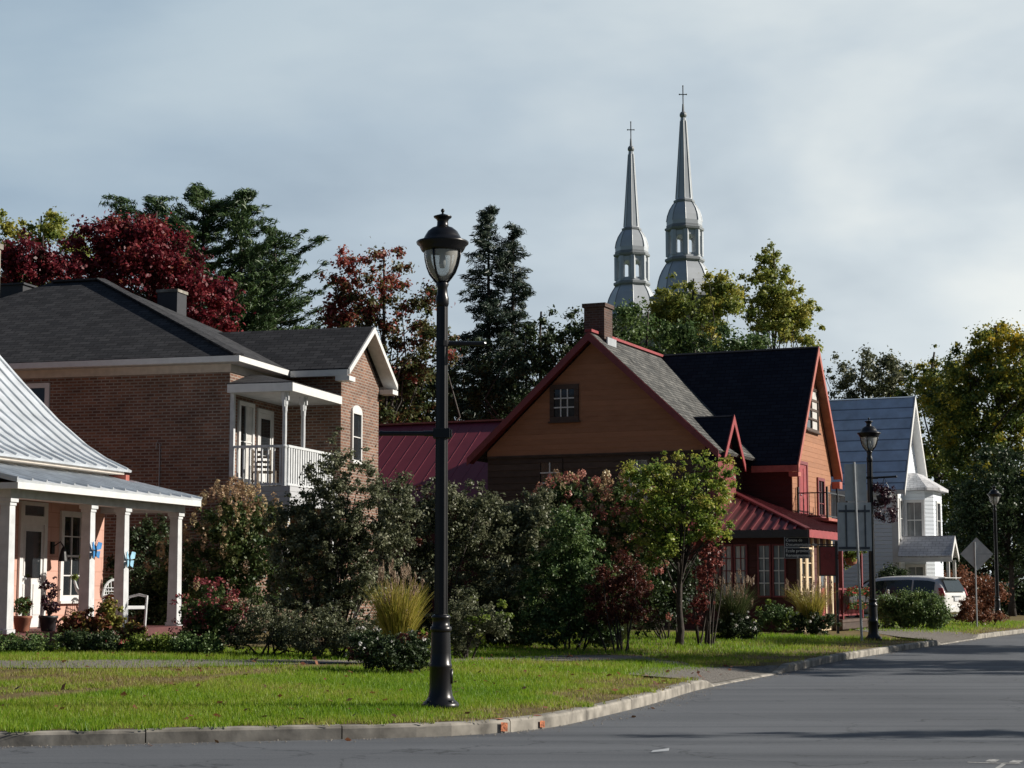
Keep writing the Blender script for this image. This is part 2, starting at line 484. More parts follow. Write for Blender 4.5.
def soil(name, c0, c1, c2, scale=2.0):
    m, N, L, b = nmat(name)
    t = N.new('ShaderNodeTexCoord'); a = N.new('ShaderNodeTexNoise')
    a.inputs['Scale'].default_value = scale; a.inputs['Detail'].default_value = 10; a.inputs['Roughness'].default_value = .7
    L.new(t.outputs['Object'], a.inputs['Vector'])
    r = N.new('ShaderNodeValToRGB')
    r.color_ramp.elements[0].position = .3; r.color_ramp.elements[0].color = c0 + (1,)
    r.color_ramp.elements[1].position = .72; r.color_ramp.elements[1].color = c2 + (1,)
    q = r.color_ramp.elements.new(.5); q.color = c1 + (1,)
    L.new(a.outputs['Fac'], r.inputs['Fac']); L.new(r.outputs['Color'], b.inputs['Base Color'])
    b.inputs['Roughness'].default_value = 1; b.inputs['Specular IOR Level'].default_value = .1
    bp = N.new('ShaderNodeBump'); bp.inputs['Strength'].default_value = .6; bp.inputs['Distance'].default_value = .04
    L.new(a.outputs['Fac'], bp.inputs['Height']); L.new(bp.outputs['Normal'], b.inputs['Normal'])
    return m
M['turf'] = soil('turf', (.085, .07, .03), (.15, .12, .055), (.21, .165, .09), 1.4)
M['gravel'] = soil('gravel', (.10, .09, .08), (.20, .185, .165), (.31, .29, .265), 22)
M['far_grass'] = soil('field', (.045, .075, .018), (.06, .09, .02), (.08, .09, .03), .6)

# leaf palettes
LM = {}
LM['crimson'] = leafmat('crimson_leaves', [(.035, .035, .016), (.08, .010, .018), (.16, .017, .028), (.27, .04, .045), (.30, .12, .06)], .3, pos=[0, .22, .5, .8, 1])
LM['orange_maple'] = leafmat('turning_maple_leaves', [(.045, .075, .024), (.09, .115, .035), (.14, .12, .045), (.33, .075, .06), (.42, .10, .085)], .35, pos=[0, .3, .55, .75, 1])
LM['pine'] = leafmat('pine_needles', [(0.025, 0.054, 0.022), (0.054, 0.101, 0.032), (0.112, 0.172, 0.047)], .15)
LM['spruce'] = leafmat('spruce_needles', [(0.019, 0.036, 0.027), (0.038, 0.065, 0.042), (0.080, 0.109, 0.068)], .1)
LM['poplar'] = leafmat('poplar_leaves', [(0.097, 0.146, 0.035), (0.194, 0.251, 0.051), (0.356, 0.356, 0.073), (0.551, 0.454, 0.097)], .4)
LM['green'] = leafmat('green_leaves', [(0.049, 0.097, 0.034), (0.102, 0.170, 0.054), (0.208, 0.281, 0.083)], .25)
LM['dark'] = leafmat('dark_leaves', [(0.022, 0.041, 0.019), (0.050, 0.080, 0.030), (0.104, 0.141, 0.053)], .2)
LM['gold_edge'] = leafmat('gold_edged_leaves', [(0.044, 0.086, 0.025), (0.101, 0.156, 0.038), (0.218, 0.250, 0.047), (0.593, 0.468, 0.047), (0.780, 0.530, 0.047)], .35)
LM['greygreen'] = leafmat('grey_green_leaves', [(0.041, 0.054, 0.024), (0.098, 0.113, 0.054), (0.194, 0.209, 0.120), (0.344, 0.329, 0.239)], .25)
LM['young'] = leafmat('young_tree_leaves', [(0.083, 0.157, 0.034), (0.178, 0.272, 0.053), (0.357, 0.398, 0.063), (0.544, 0.418, 0.125)], .4)
LM['hydr'] = leafmat('hydrangea_leaves', [(0.038, 0.080, 0.027), (0.085, 0.132, 0.038), (0.170, 0.180, 0.057)], .25)
LM['cone'] = leafmat('hydrangea_heads', [(.30, .18, .12), (.48, .34, .20), (.56, .50, .28)], .25)
LM['pinkhead'] = leafmat('pink_heads', [(0.260, 0.078, 0.065), (0.442, 0.169, 0.130), (0.546, 0.312, 0.221)], .25)
LM['sedum'] = leafmat('sedum_heads', [(.16, .02, .04), (.32, .06, .08), (.36, .16, .10)], .2)
LM['barberry'] = leafmat('barberry_leaves', [(0.060, 0.022, 0.017), (0.132, 0.036, 0.026), (0.228, 0.090, 0.042)], .25)
LM['rust'] = leafmat('rusty_leaves', [(0.084, 0.054, 0.026), (0.204, 0.078, 0.042), (0.336, 0.144, 0.072)], .3)
LM['redvine'] = leafmat('red_creeper', [(.12, .03, .03), (.28, .07, .06), (.40, .19, .14)], .3)
LM['lime'] = leafmat('lime_leaves', [(0.078, 0.130, 0.023), (0.169, 0.234, 0.039), (0.312, 0.364, 0.065)], .35)
LM['coleus'] = leafmat('coleus_leaves', [(0.098, 0.028, 0.028), (0.238, 0.070, 0.042), (0.238, 0.224, 0.049), (0.336, 0.350, 0.070)], .3)
LM['whiteflower'] = leafmat('white_flowers', [(.55, .52, .5), (.72, .70, .68), (.8, .78, .76)], .2)
LM['redflower'] = leafmat('red_flowers', [(.45, .03, .03), (.6, .06, .05), (.6, .15, .1)], .2)
LM['yellowgrass'] = leafmat('golden_grass', [(0.163, 0.188, 0.031), (0.325, 0.312, 0.050), (0.500, 0.413, 0.088), (0.575, 0.463, 0.175)], .4)
LM['plume'] = leafmat('grass_plumes', [(.26, .17, .12), (.38, .28, .2), (.46, .36, .26)], .35)
LM['fountain'] = leafmat('fountain_grass', [(.03, .055, .02), (.07, .095, .03), (.14, .14, .06)], .35)
LM['lawn'] = leafmat('lawn_blades', [(0.103, 0.224, 0.012), (0.181, 0.318, 0.017), (0.275, 0.378, 0.030), (0.378, 0.335, 0.112), (0.215, 0.146, 0.077)], .5, .5)
LM['purple'] = leafmat('purple_trailing_leaves', [(.02, .008, .016), (.05, .016, .03), (.09, .035, .04)], .2)

# ------------------------------------------------------------------ terrain
def zr(y):                      # the road falls away very gently beyond the bend
    return -0.005 * np.clip(np.asarray(y, float) - 45.0, 0, 35)
KP = [(-45, 12.6), (-20, 15.2), (-12, 16.1), (-8, 16.65), (-4.9, 17.15), (-2.6, 17.75), (-.6, 18.4), (.32, 19.3), (1.03, 21.1), (1.78, 23.3), (2.79, 26.7),
      (4.8, 31.8), (6.74, 37), (10.6, 45.8), (14.0, 54.0), (17.9, 62.8), (25, 79), (40, 113)]
def catmull(P, step=.5):
    P = [Vector((x, y, 0)) for x, y in P]; out = []
    for i in range(len(P) - 1):
        a, b, c, d = P[max(i - 1, 0)], P[i], P[i + 1], P[min(i + 2, len(P) - 1)]
        n = max(1, int((c - b).length / step))
        m1 = (c - a) * .5 if i > 0 else (c - b); m2_ = (d - b) * .5 if i < len(P) - 2 else (c - b)
        l = (c - b).length
        if i > 0: m1 = (c - a).normalized() * l
        if i < len(P) - 2: m2_ = (d - b).normalized() * l
        for k in range(n):
            t = k / n
            out.append(b * (2 * t**3 - 3 * t**2 + 1) + m1 * (t**3 - 2 * t**2 + t) + c * (-2 * t**3 + 3 * t**2) + m2_ * (t**3 - t**2))
    out.append(P[-1])
    return np.array([[p.x, p.y] for p in out])
KL = catmull(KP)
KT = np.gradient(KL, axis=0); KT /= np.linalg.norm(KT, axis=1)[:, None]
KN = np.stack([-KT[:, 1], KT[:, 0]], 1)       # towards the lawns
def kerb_h(y):
    y = np.asarray(y, float)
    g1 = np.clip((y - 26.9) / .5, 0, 1) * np.clip((31.9 - y) / .5, 0, 1)
    g2 = np.clip((y - 46.4) / .6, 0, 1) * np.clip((53.4 - y) / .6, 0, 1)
    return .135 - .11 * np.maximum(g1, g2)
def kerb_dist(x, y):
    x, y = np.atleast_1d(np.asarray(x, float)), np.atleast_1d(np.asarray(y, float))
    d = np.full(x.shape, 1e9); ix = np.zeros(x.shape, int)
    for s in range(0, len(x), 20000):
        q = slice(s, s + 20000)
        D = (x[q][:, None] - KL[None, :, 0]) ** 2 + (y[q][:, None] - KL[None, :, 1]) ** 2
        ix[q] = D.argmin(1); d[q] = np.sqrt(D.min(1))
    side = (x - KL[ix, 0]) * KN[ix, 0] + (y - KL[ix, 1]) * KN[ix, 1]
    return np.where(side >= 0, d, -d), KL[ix, 1]
def gz(x, y):
    d, ky = kerb_dist(x, y)
    hk = kerb_h(ky)
    z = zr(y) + hk + (.135 - hk) * np.clip((d - .15) / 2.0, 0, 1) + .026 * np.clip(d - 1.0, 0, 9)
    return z if z.size > 1 else float(z[0])
def G(x, y): return Vector((x, y, gz(x, y)))
def ground_hit(px, py):
    Y = 30.0
    for _ in range(40):
        p = W(px, py, Y); zz = gz(p.x, p.y)
        Y = .5 * Y + .5 * (CAMZ - zz) * Y / max(CAMZ - p.z, 1e-3)
        Y = min(max(Y, 8), 140)
    return G(W(px, py, Y).x, Y)

def sheet(name, poly, zf, mat, step, label=None, extra=None, thick=0.0):
    """a ground sheet inside a polygon, following the height function zf"""
    P = np.array(poly, float)
    x0, y0 = P.min(0); x1, y1 = P.max(0)
    def inside(X, Y):
        c = np.zeros(X.shape, bool); n = len(P)
        for i in range(n):
            xi, yi = P[i]; xj, yj = P[i - 1]
            cond = ((yi > Y) != (yj > Y)) & (X < (xj - xi) * (Y - yi) / (yj - yi + 1e-12) + xi)
            c ^= cond
        return c
    gx, gy = np.meshgrid(np.arange(x0 + step / 2, x1, step), np.arange(y0 + step / 2, y1, step))
    gx = gx.ravel() + RNG.uniform(-.2, .2, gx.size) * step; gy = gy.ravel() + RNG.uniform(-.2, .2, gy.size) * step
    k = inside(gx, gy)
    pts = [Vector((a, b)) for a, b in P] + [Vector((a, b)) for a, b in zip(gx[k], gy[k])]
    n = len(P)
    vs, es, fs, *_ = delaunay_2d_cdt(pts, [(i, (i + 1) % n) for i in range(n)], [], 1, 1e-5)
    xs = np.array([v.x for v in vs]); ys = np.array([v.y for v in vs])
    zs = zf(xs, ys)
    me = bpy.data.meshes.new(name)
    me.from_pydata([(a, b, c) for a, b, c in zip(xs, ys, zs)], [], [tuple(f) for f in fs])
    me.materials.append(mat); me.update()
    bm = bmesh.new(); bm.from_mesh(me); bmesh.ops.recalc_face_normals(bm, faces=bm.faces)
    if sum(f.normal.z for f in bm.faces) < 0: bmesh.ops.reverse_faces(bm, faces=bm.faces)
    bm.to_mesh(me); bm.free()
    me.polygons.foreach_set('use_smooth', [True] * len(me.polygons))
    o = bpy.data.objects.new(name, me); COL.objects.link(o)
    o['kind'] = 'structure'
    return o

gnd = MB().add([(-1500, -300, -.42), (1500, -300, -.42), (1500, 2200, -.42), (-1500, 2200, -.42)], [(0, 1, 2, 3)]).build('ground', M['far_grass'])
tag(gnd, kind='structure')
lawn_edge = [tuple(p + n * .14) for p, n in zip(KL, KN)]
sheet('lawn', lawn_edge + [(40, 135), (-60, 135), (-60, 13)], lambda x, y: gz(x, y), M['turf'], 1.3)
rightk = [(47, 110), (32.5, 75), (22.2, 50.8), (13.0, 28.2), (9.4, 18), (7.4, 6), (6.6, -12)]
sheet('road', [tuple(p + n * .01) for p, n in zip(KL, KN)] + rightk + [(-6, -12), (-9, 4), (-45, 2)], lambda x, y: zr(y), M['asphalt'], 2.0)
sheet('lawn', rightk + [(70, -12), (110, 110)], lambda x, y: zr(y) + .1, M['turf'], 4.0)

# kerb: cast concrete lengths with open joints
kb = MB()
acc = np.concatenate([[0], np.cumsum(np.linalg.norm(np.diff(KL, axis=0), axis=1))])
def kerb_pt(s):
    x, y = np.interp(s, acc, KL[:, 0]), np.interp(s, acc, KL[:, 1])
    nx, ny = np.interp(s, acc, KN[:, 0]), np.interp(s, acc, KN[:, 1]); l = math.hypot(nx, ny)
    return np.array([x, y]), np.array([nx / l, ny / l])
s = 0.0
random.seed(3)
while s < acc[-1] - 2:
    Ls = 1.9; ns = 5; ring = []
    for k in range(ns + 1):
        p, n = kerb_pt(s + .006 + (Ls - .012) * k / ns); h = float(kerb_h(p[1])) + .012 * math.sin(s * 1.7) * .3; z0 = float(zr(p[1]))
        j = random.uniform(-.004, .004)
        sec = [(0, -.12), (0, h - .03), (.012 + j, h - .008), (.035, h + j * .5), (.14, h), (.158, h - .02), (.158, -.12)]
        ring.append([(p[0] + n[0] * a, p[1] + n[1] * a, z0 + b) for a, b in sec])
    vs = [q for r_ in ring for q in r_]; m_ = len(ring[0]); fs = []
    for k in range(ns):
        for i in range(m_ - 1): fs.append((k * m_ + i, k * m_ + i + 1, (k + 1) * m_ + i + 1, (k + 1) * m_ + i))
    fs.append(tuple(range(m_ - 1, -1, -1))); fs.append(tuple(ns * m_ + i for i in range(m_)))
    kb.add(vs, fs)
    s += Ls
kerb = kb.build('kerb', M['concrete'])
tag(kerb, kind='structure')
om = MB()
for px_ in (487, 533):
    i = min(range(len(KL)), key=lambda q: abs((512 + KL[q][0] / KL[q][1] * F) - px_))
    p, n, t = KL[i], KN[i], KT[i]
    a = p - t * .045; b_ = p + t * .05; w0 = -.0012
    hz = .10 if px_ == 487 else .08
    om.add([(a[0] + n[0] * w0, a[1] + n[1] * w0, .02), (b_[0] + n[0] * w0, b_[1] + n[1] * w0, .01), (b_[0] + n[0] * w0, b_[1] + n[1] * w0, hz), (a[0] + n[0] * w0, a[1] + n[1] * w0, hz + .01)], [(0, 1, 2, 3)])
    om.add([(a[0] + n[0] * .03, a[1] + n[1] * .03, .1395), (b_[0] + n[0] * .03, b_[1] + n[1] * .03, .1395), (b_[0] + n[0] * .11, b_[1] + n[1] * .11, .141), (a[0] + n[0] * .1, a[1] + n[1] * .1, .141)], [(0, 1, 2, 3)])
o = om.build('kerb_paint', M['orange_paint']); tag(o, kind='structure')

# walk along the front gardens and the two drives
up_e = [(-60, 660.5), (0, 661), (140, 660.5), (260, 660), (330, 660.5), (420, 660), (480, 657.5), (560, 656), (640, 656.5), (690, 664)]
lo_e = [(-60, 669), (0, 669), (140, 668.3), (260, 666), (330, 664), (420, 663), (480, 662.5), (560, 661), (640, 660.5), (692, 669)]
def dense(P, n=8):
    out = []
    for (a, b) in zip(P[:-1], P[1:]):
        for k in range(n): out.append((a[0] + (b[0] - a[0]) * k / n, a[1] + (b[1] - a[1]) * k / n))
    return out + [P[-1]]
PATH = [ground_hit(*p).xy + Vector((0, random.uniform(-.12, .12))) for p in dense(up_e)] + [ground_hit(*p).xy + Vector((0, random.uniform(-.12, .12))) for p in dense(lo_e)][::-1]
PATH = [tuple(p) for p in PATH]
def in_poly(P, X, Y):
    P = np.array(P); c = np.zeros(X.shape, bool)
    for i in range(len(P)):
        xi, yi = P[i]; xj, yj = P[i - 1]
        c ^= ((yi > Y) != (yj > Y)) & (X < (xj - xi) * (Y - yi) / (yj - yi + 1e-12) + xi)
    return c
sheet('path', PATH, lambda x, y: gz(x, y) + .012, M['gravel'], .4)
TAN = np.array([tuple(ground_hit(*p).xy) for p in dense([(-40, 703), (0, 698), (150, 684), (300, 667), (340, 663)])])
STRAW = [tuple(ground_hit(*p).xy) for p in [(-60, 669), (140, 668), (300, 664), (440, 662), (400, 668), (300, 669), (150, 685), (0, 699), (-60, 704)]]
RUST = [tuple(ground_hit(*p).xy) for p in [(530, 661), (570, 655.5), (640, 655), (650, 660), (600, 664), (550, 664)]]
def kerb_run(ya, yb, off=.13):
    return [tuple(p + n * off) for p, n in zip(KL, KN) if ya <= p[1] <= yb]
apron = lambda x, y: gz(x, y) + .004 + .02 * np.clip(kerb_dist(x, y)[0] - .1, 0, 1)
sheet('driveway', kerb_run(26.7, 31.9) + [(3.6, 31.7), (2.2, 30.2), (1.8, 28.3)], apron, M['gravel'], .4)
sheet('driveway', kerb_run(46.2, 53.7) + [(13.2, 64), (12.2, 72), (6, 74), (5, 69), (9.6, 66), (10.4, 58), (10.6, 50)], apron, M['gravel'], .8)
rm = MB()
for (a, b_, w) in [((967, 746.5), (1020, 748), .05), ((990, 746), (994, 744), .09), ((1013, 747), (1018, 745), .09), ((986, 754.5), (994, 754.5), .06), ((978, 764), (1005, 747), .04)]:
    p, q = ground_hit(*a), ground_hit(*b_)
    p.z = q.z = .004; d = (q - p).normalized(); sd = Vector((-d.y, d.x, 0)) * w / 2
    rm.add([p - sd, q - sd, q + sd, p + sd], [(0, 1, 2, 3)])
o = rm.build('road_marking', M['roadpaint']); tag(o, kind='structure')

# ------------------------------------------------------------------ foliage
def leaf_cards(C, Rr, T, n, leaf, aspect=.6, up=.25, shell=.35, rng=RNG, tmix=.6, axis=None, axmix=0.0, zmin=None, gauss=False):
    C = np.asarray(C, float); Rr = np.asarray(Rr, float); T = np.asarray(T, float)
    p = np.prod(Rr, 1) ** (2 / 3); p /= p.sum()
    ix = rng.choice(len(C), n, p=p)
    d = rng.normal(size=(n, 3)); d /= np.linalg.norm(d, axis=1)[:, None]
    rad = shell + (1 - shell) * rng.random(n) ** .6 if not gauss else np.abs(rng.normal(size=n)) * .62 + .08
    pos = C[ix] + Rr[ix] * d * rad[:, None]
    if zmin is not None: pos[:, 2] = np.maximum(pos[:, 2], zmin + rng.random(n) * .1)
    nm = d * .6 + rng.normal(size=(n, 3)) * .55; nm[:, 2] += up
    nm /= np.linalg.norm(nm, axis=1)[:, None]
    a = rng.normal(size=(n, 3))
    if axis is not None: a = a * (1 - axmix) + np.asarray(axis)[ix] * axmix * 1.8
    t1 = a - nm * (a * nm).sum(1)[:, None]; t1 /= np.linalg.norm(t1, axis=1)[:, None] + 1e-9
    t2 = np.cross(nm, t1)
    s = leaf * (.55 + .9 * rng.random(n))[:, None]
    fold = nm * s * .12
    v = np.stack([pos - t1 * s * .5, pos + t2 * s * aspect * .5 + fold, pos + t1 * s * .5, pos - t2 * s * aspect * .5 + fold], 1).reshape(-1, 3)
    q = np.arange(4 * n).reshape(-1, 4)
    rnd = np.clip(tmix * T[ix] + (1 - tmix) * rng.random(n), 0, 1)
    return v, q, rnd

def crown_clumps(ells, k, cr, rng, flat=.75, ragged=.15):
    c = np.array([e_[0] for e_ in ells], float); r = np.array([e_[1] for e_ in ells], float); t = np.array([e_[2] for e_ in ells], float)
    p = np.prod(r, 1) ** .6; p /= p.sum()
    ix = rng.choice(len(c), k, p=p)
    d = rng.normal(size=(k, 3)); d /= np.linalg.norm(d, axis=1)[:, None]
    rad = rng.random(k) ** .42 * .88
    out = rng.random(k) < ragged
    rad[out] = rng.uniform(.86, 1.02, out.sum())
    C = c[ix] + r[ix] * d * rad[:, None]
    s = cr * rng.uniform(.6, 1.25, k); s[out] *= .55
    Rr = np.stack([s, s, s * flat], 1)
    T = np.clip(t[ix] + rng.normal(size=k) * .24, 0, 1)
    return C, Rr, T

def PE(px, py, Y, rx, ry, tint=.5, depth=1.0):
    c = W(px, py, Y); return (tuple(c), (m2(rx, Y), m2(rx, Y) * depth, m2(ry, Y)), tint)

def limbs(mb, base, top, r0, targets, rng, n_sub=1.0, r_end=.012, bend=.12):
    """tapered trunk from base to top, with limbs curving out to the clump centres"""
    b, t = Vector(base), Vector(top)
    k = 9; pts = []
    for i in range(k + 1):
        f = i / k
        p = b.lerp(t, f) + Vector((rng.normal(), rng.normal(), 0)) * r0 * .35 * (f > 0) * (f < 1)
        pts.append(p)
    rs = [r0 * (1.35 if i == 0 else 1.0) * (1 - .8 * i / k) for i in range(k + 1)]
    mb.tube(pts, rs, 9)
    H = (t - b).length
    for c in targets:
        c = Vector(c)
        f = min(.93, max(.12, ((c.z - b.z) / max(H, .1)) * rng.uniform(.45, .8)))
        s_ = b.lerp(t, f)
        mid = s_.lerp(c, .5) + Vector((rng.normal(), rng.normal(), rng.normal() * .5 + .4)) * (c - s_).length * bend
        rr = max(r_end * 1.6, r0 * (1 - .8 * f) * .42)
        mb.tube([s_, s_.lerp(mid, .6), mid, mid.lerp(c, .6), c], [rr, rr * .8, rr * .62, rr * .4, r_end], 5, cap=False)

def tree(name, label, cat, base, ells, k, cr, n, leaf, mat, tr=.18, group=None, seed=1, top=None, aspect=.65, bark='bark', nl=26, ragged=.18, flat=.75, up=.25, crown='crown', trunk='trunk', extra=None, tmix=.6):
    rng = np.random.default_rng(seed)
    base = Vector(base)
    t = thing(name, label, cat, base, 0, group)
    E = [(tuple(Vector(c) - base), tuple(a * 1.06 for a in r), tt) for c, r, tt in ells]
    C, Rr, T = crown_clumps(E, int(k * 2.8), cr * .66, rng, flat, ragged)
    v, q, rnd = leaf_cards(C, Rr, T, int(n * 2.6), leaf * .62, aspect, up, .25, rng, tmix, zmin=.03, gauss=True)
    raw_mesh(crown, v, q, LM[mat], t, rnd)
    mb = MB()
    if top is None:
        zmax = max(c[2] + r[2] * .75 for c, r, _ in E); cx = np.mean([c[0] for c, _, _ in E]); cy = np.mean([c[1] for c, _, _ in E])
        top = (cx * .5, cy * .5, zmax)
    else: top = tuple(Vector(top) - base)
    limbs(mb, (0, 0, -.1), top, tr, C[rng.permutation(len(C))[:nl]], rng)
    mb.build(trunk, M[bark], t, smooth=True)
    return t

def shrub(name, label, cat, base, ells, k, cr, n, leaf, mat, seed=1, group=None, flowers=None, stems=8, aspect=.6, flat=.8, ragged=.2, tmix=.55):
    """many-stemmed bush; flowers = list of (part, palette, clump count, (rx,ry,rz), petals, petal size, height bias)"""
    rng = np.random.default_rng(seed); base = Vector(base)
    t = thing(name, label, cat, base, 0, group)
    E = [(tuple(Vector(c) - base), tuple(a * 1.08 for a in r), tt) for c, r, tt in ells]
    C, Rr, T = crown_clumps(E, int(k * 3.6), cr * .74, rng, flat, ragged)
    v, q, rnd = leaf_cards(C, Rr, T, int(n * 2.7), leaf * .84, aspect, .25, .1, rng, tmix, zmin=.02, gauss=True)
    raw_mesh('foliage', v, q, LM[mat], t, rnd)
    mb = MB()
    for i in rng.permutation(len(C))[:stems]:
        c = Vector(C[i]); a = Vector((c.x * .25 + rng.normal() * .08, c.y * .25 + rng.normal() * .08, -.05))
        mid = a.lerp(c, .5) + Vector((rng.normal() * .06, rng.normal() * .06, .1))
        mb.tube([a, mid, c], [.022, .015, .006], 5, cap=False)
    if stems: mb.build('stem', M['bark'], t, smooth=True)
    for fl in flowers or []:
        part, pal, cnt, rr, petals, ps, hb = fl
        o = np.array([e_[0] for e_ in E]); r = np.array([e_[1] for e_ in E])
        p = np.prod(r, 1) ** .66; p /= p.sum()
        ix = rng.choice(len(o), cnt, p=p)
        d = rng.normal(size=(cnt, 3)); d[:, 2] = np.abs(d[:, 2]) * hb + rng.normal(size=cnt) * (.5 if hb < 2 else .15); d[:, 1] -= .45
        d /= np.linalg.norm(d, axis=1)[:, None]
        fc = o[ix] + r[ix] * d * rng.uniform(1.0, 1.2, cnt)[:, None]
        fc[:, 2] = np.maximum(fc[:, 2], .05)
        fr = np.array(rr)[None, :] * rng.uniform(.7, 1.25, (cnt, 1))
        v, q, rnd = leaf_cards(fc, fr, rng.random(cnt), petals * cnt, ps, .9, .4, .6, rng, .6)
        raw_mesh(part, v, q, LM[pal], t, rnd)
    return t

def blades(n, r0, h, lean, w, rng, seg=5, c=(0, 0, 0), curl=1.0):
    """arching grass blades as narrow strips"""
    az = rng.random(n) * 2 * math.pi; rr = r0 * np.sqrt(rng.random(n))
    bx, by = rr * np.cos(az) + c[0], rr * np.sin(az) + c[1]
    az2 = az + rng.normal(size=n) * .6
    H = h * rng.uniform(.55, 1.05, n); Ln = lean * rng.uniform(.15, 1.0, n) * H
    vs = []
    sx, sy = -np.sin(az2), np.cos(az2)
    rot = rng.random(n) * math.pi
    for i in range(seg + 1):
        f = i / seg
        x = bx + np.cos(az2) * Ln * f ** 2; y = by + np.sin(az2) * Ln * f ** 2
        z = c[2] + H * (f - curl * .35 * (Ln / H) * f ** 3)
        ww = w * (1 - .85 * f ** 1.5)
        wx, wy = np.cos(rot) * ww, np.sin(rot) * ww
        vs.append(np.stack([np.stack([x - wx, y - wy, z], 1), np.stack([x + wx, y + wy, z], 1)], 1))
    V = np.stack(vs, 1)       # n, seg+1, 2, 3
    base = (np.arange(n) * (seg + 1) * 2)[:, None]
    q = []
    for i in range(seg):
        q.append(np.stack([base[:, 0] + 2 * i, base[:, 0] + 2 * i + 1, base[:, 0] + 2 * i + 3, base[:, 0] + 2 * i + 2], 1))
    Q = np.stack(q, 1).reshape(-1, 4)
    tip = V[:, -1].mean(1)
    return V.reshape(-1, 3), Q, tip, np.repeat(rng.random(n), seg), az2

def grass_clump(name, label, cat, base, h, spread, n, mat, seed, w=.006, lean=.8, plumes=0, plume_len=.2, group=None, plume_h=1.1):
    rng = np.random.default_rng(seed)
    t = thing(name, label, cat, base, 0, group)
    v, q, tip, rnd, _ = blades(n, spread, h, lean, w, rng)
    raw_mesh('blades', v, q, LM[mat], t, rnd)
    if plumes:
        v2, q2, tip2, r2, az = blades(plumes, spread * .6, h * plume_h, lean * .7, .003, rng)
        C = tip2 + np.array([0, 0, 0]); Rr = np.tile([[.022, .022, plume_len * .5]], (plumes, 1)); A = np.tile([[0, 0, 1.0]], (plumes, 1))
        v3, q3, r3 = leaf_cards(C, Rr, rng.random(plumes), plumes * 26, .07, .22, 0, .1, rng, .5, A, .75)
        raw_mesh('plume', np.concatenate([v2, v3]), np.concatenate([q2, q3 + len(v2)]), LM['plume'], t, np.concatenate([r2, r3]))
    return t

def conifer(name, label, cat, base, H, lenf, z0, nb, mat, seed, tr=.22, needle=.3, dens=55, droop=-.1, rise=.25, hang=0.0, group=None, aspect=.2, tops=None, width=.28, flat=.35):
    """trunk with tiers of boughs; each bough carries sprays of needles"""
    rng = np.random.default_rng(seed); base = Vector(base)
    t = thing(name, label, cat, base, 0, group)
    mb = MB(); Cs, Rs, Ts, As = [], [], [], []
    stems = tops or [((0, 0), H, 1.0)]
    for (ox, oy), Hs, sc in stems:
        mb.tube([(0, 0, -.1), (ox * .35, oy * .35, Hs * .3), (ox, oy, Hs * .6), (ox, oy, Hs)], [tr * 1.3, tr, tr * .55, .015], 8)
        nbs = int(nb * sc)
        for i in range(nbs):
            f = z0 + (1 - z0) * ((i + rng.random()) / nbs)
            az = rng.random() * 2 * math.pi
            Ln = lenf(f, az) * rng.uniform(.5, 1.18) * sc
            if Ln < .08: continue
            fo = min(1, f / .6)
            s_ = Vector((ox * fo, oy * fo, Hs * f))
            dr = Vector((math.cos(az), math.sin(az), 0))
            pts = []
            for k in range(5):
                g = k / 4
                pts.append(s_ + dr * Ln * g + Vector((0, 0, (rise * g * g + droop * g) * Ln)))
            mb.tube(pts, [max(.012, .035 * Ln * .3 + .012) * (1 - .8 * k / 4) for k in range(5)], 4, cap=False)
            m_ = max(3, int(Ln / (width * .9)))
            tint = np.clip(rng.normal(.45, .2), 0, 1)
            for k in range(m_):
                g = .22 + .8 * (k + .5) / m_
                p = s_ + dr * Ln * g + Vector((0, 0, (rise * g * g + droop * g) * Ln))
                sd = Vector((-dr.y, dr.x, 0)) * rng.normal() * width * .8 * (1.15 - g)
                wv = width * (1.25 - .55 * g) * rng.uniform(.7, 1.2)
                Cs.append(p + sd + Vector((0, 0, rng.normal() * .05 - hang * .5 * wv))); Rs.append((wv, wv, wv * flat * (1 + hang * 2)))
                Ts.append(np.clip(tint + .25 * (g - .5), 0, 1))
                a = dr * 1.0 + Vector((rng.normal() * .4, rng.normal() * .4, .55 - hang * 1.6)); As.append(a)
    n = int(len(Cs) * dens)
    v, q, rnd = leaf_cards(np.array([tuple(c) for c in Cs]), np.array(Rs), np.array(Ts), n, needle, aspect, .2, .15, rng, .55, np.array([tuple(a) for a in As]), .6)
    raw_mesh('crown', v, q, LM[mat], t, rnd)
    mb.build('trunk', M['bark'], t, smooth=True)
    return t

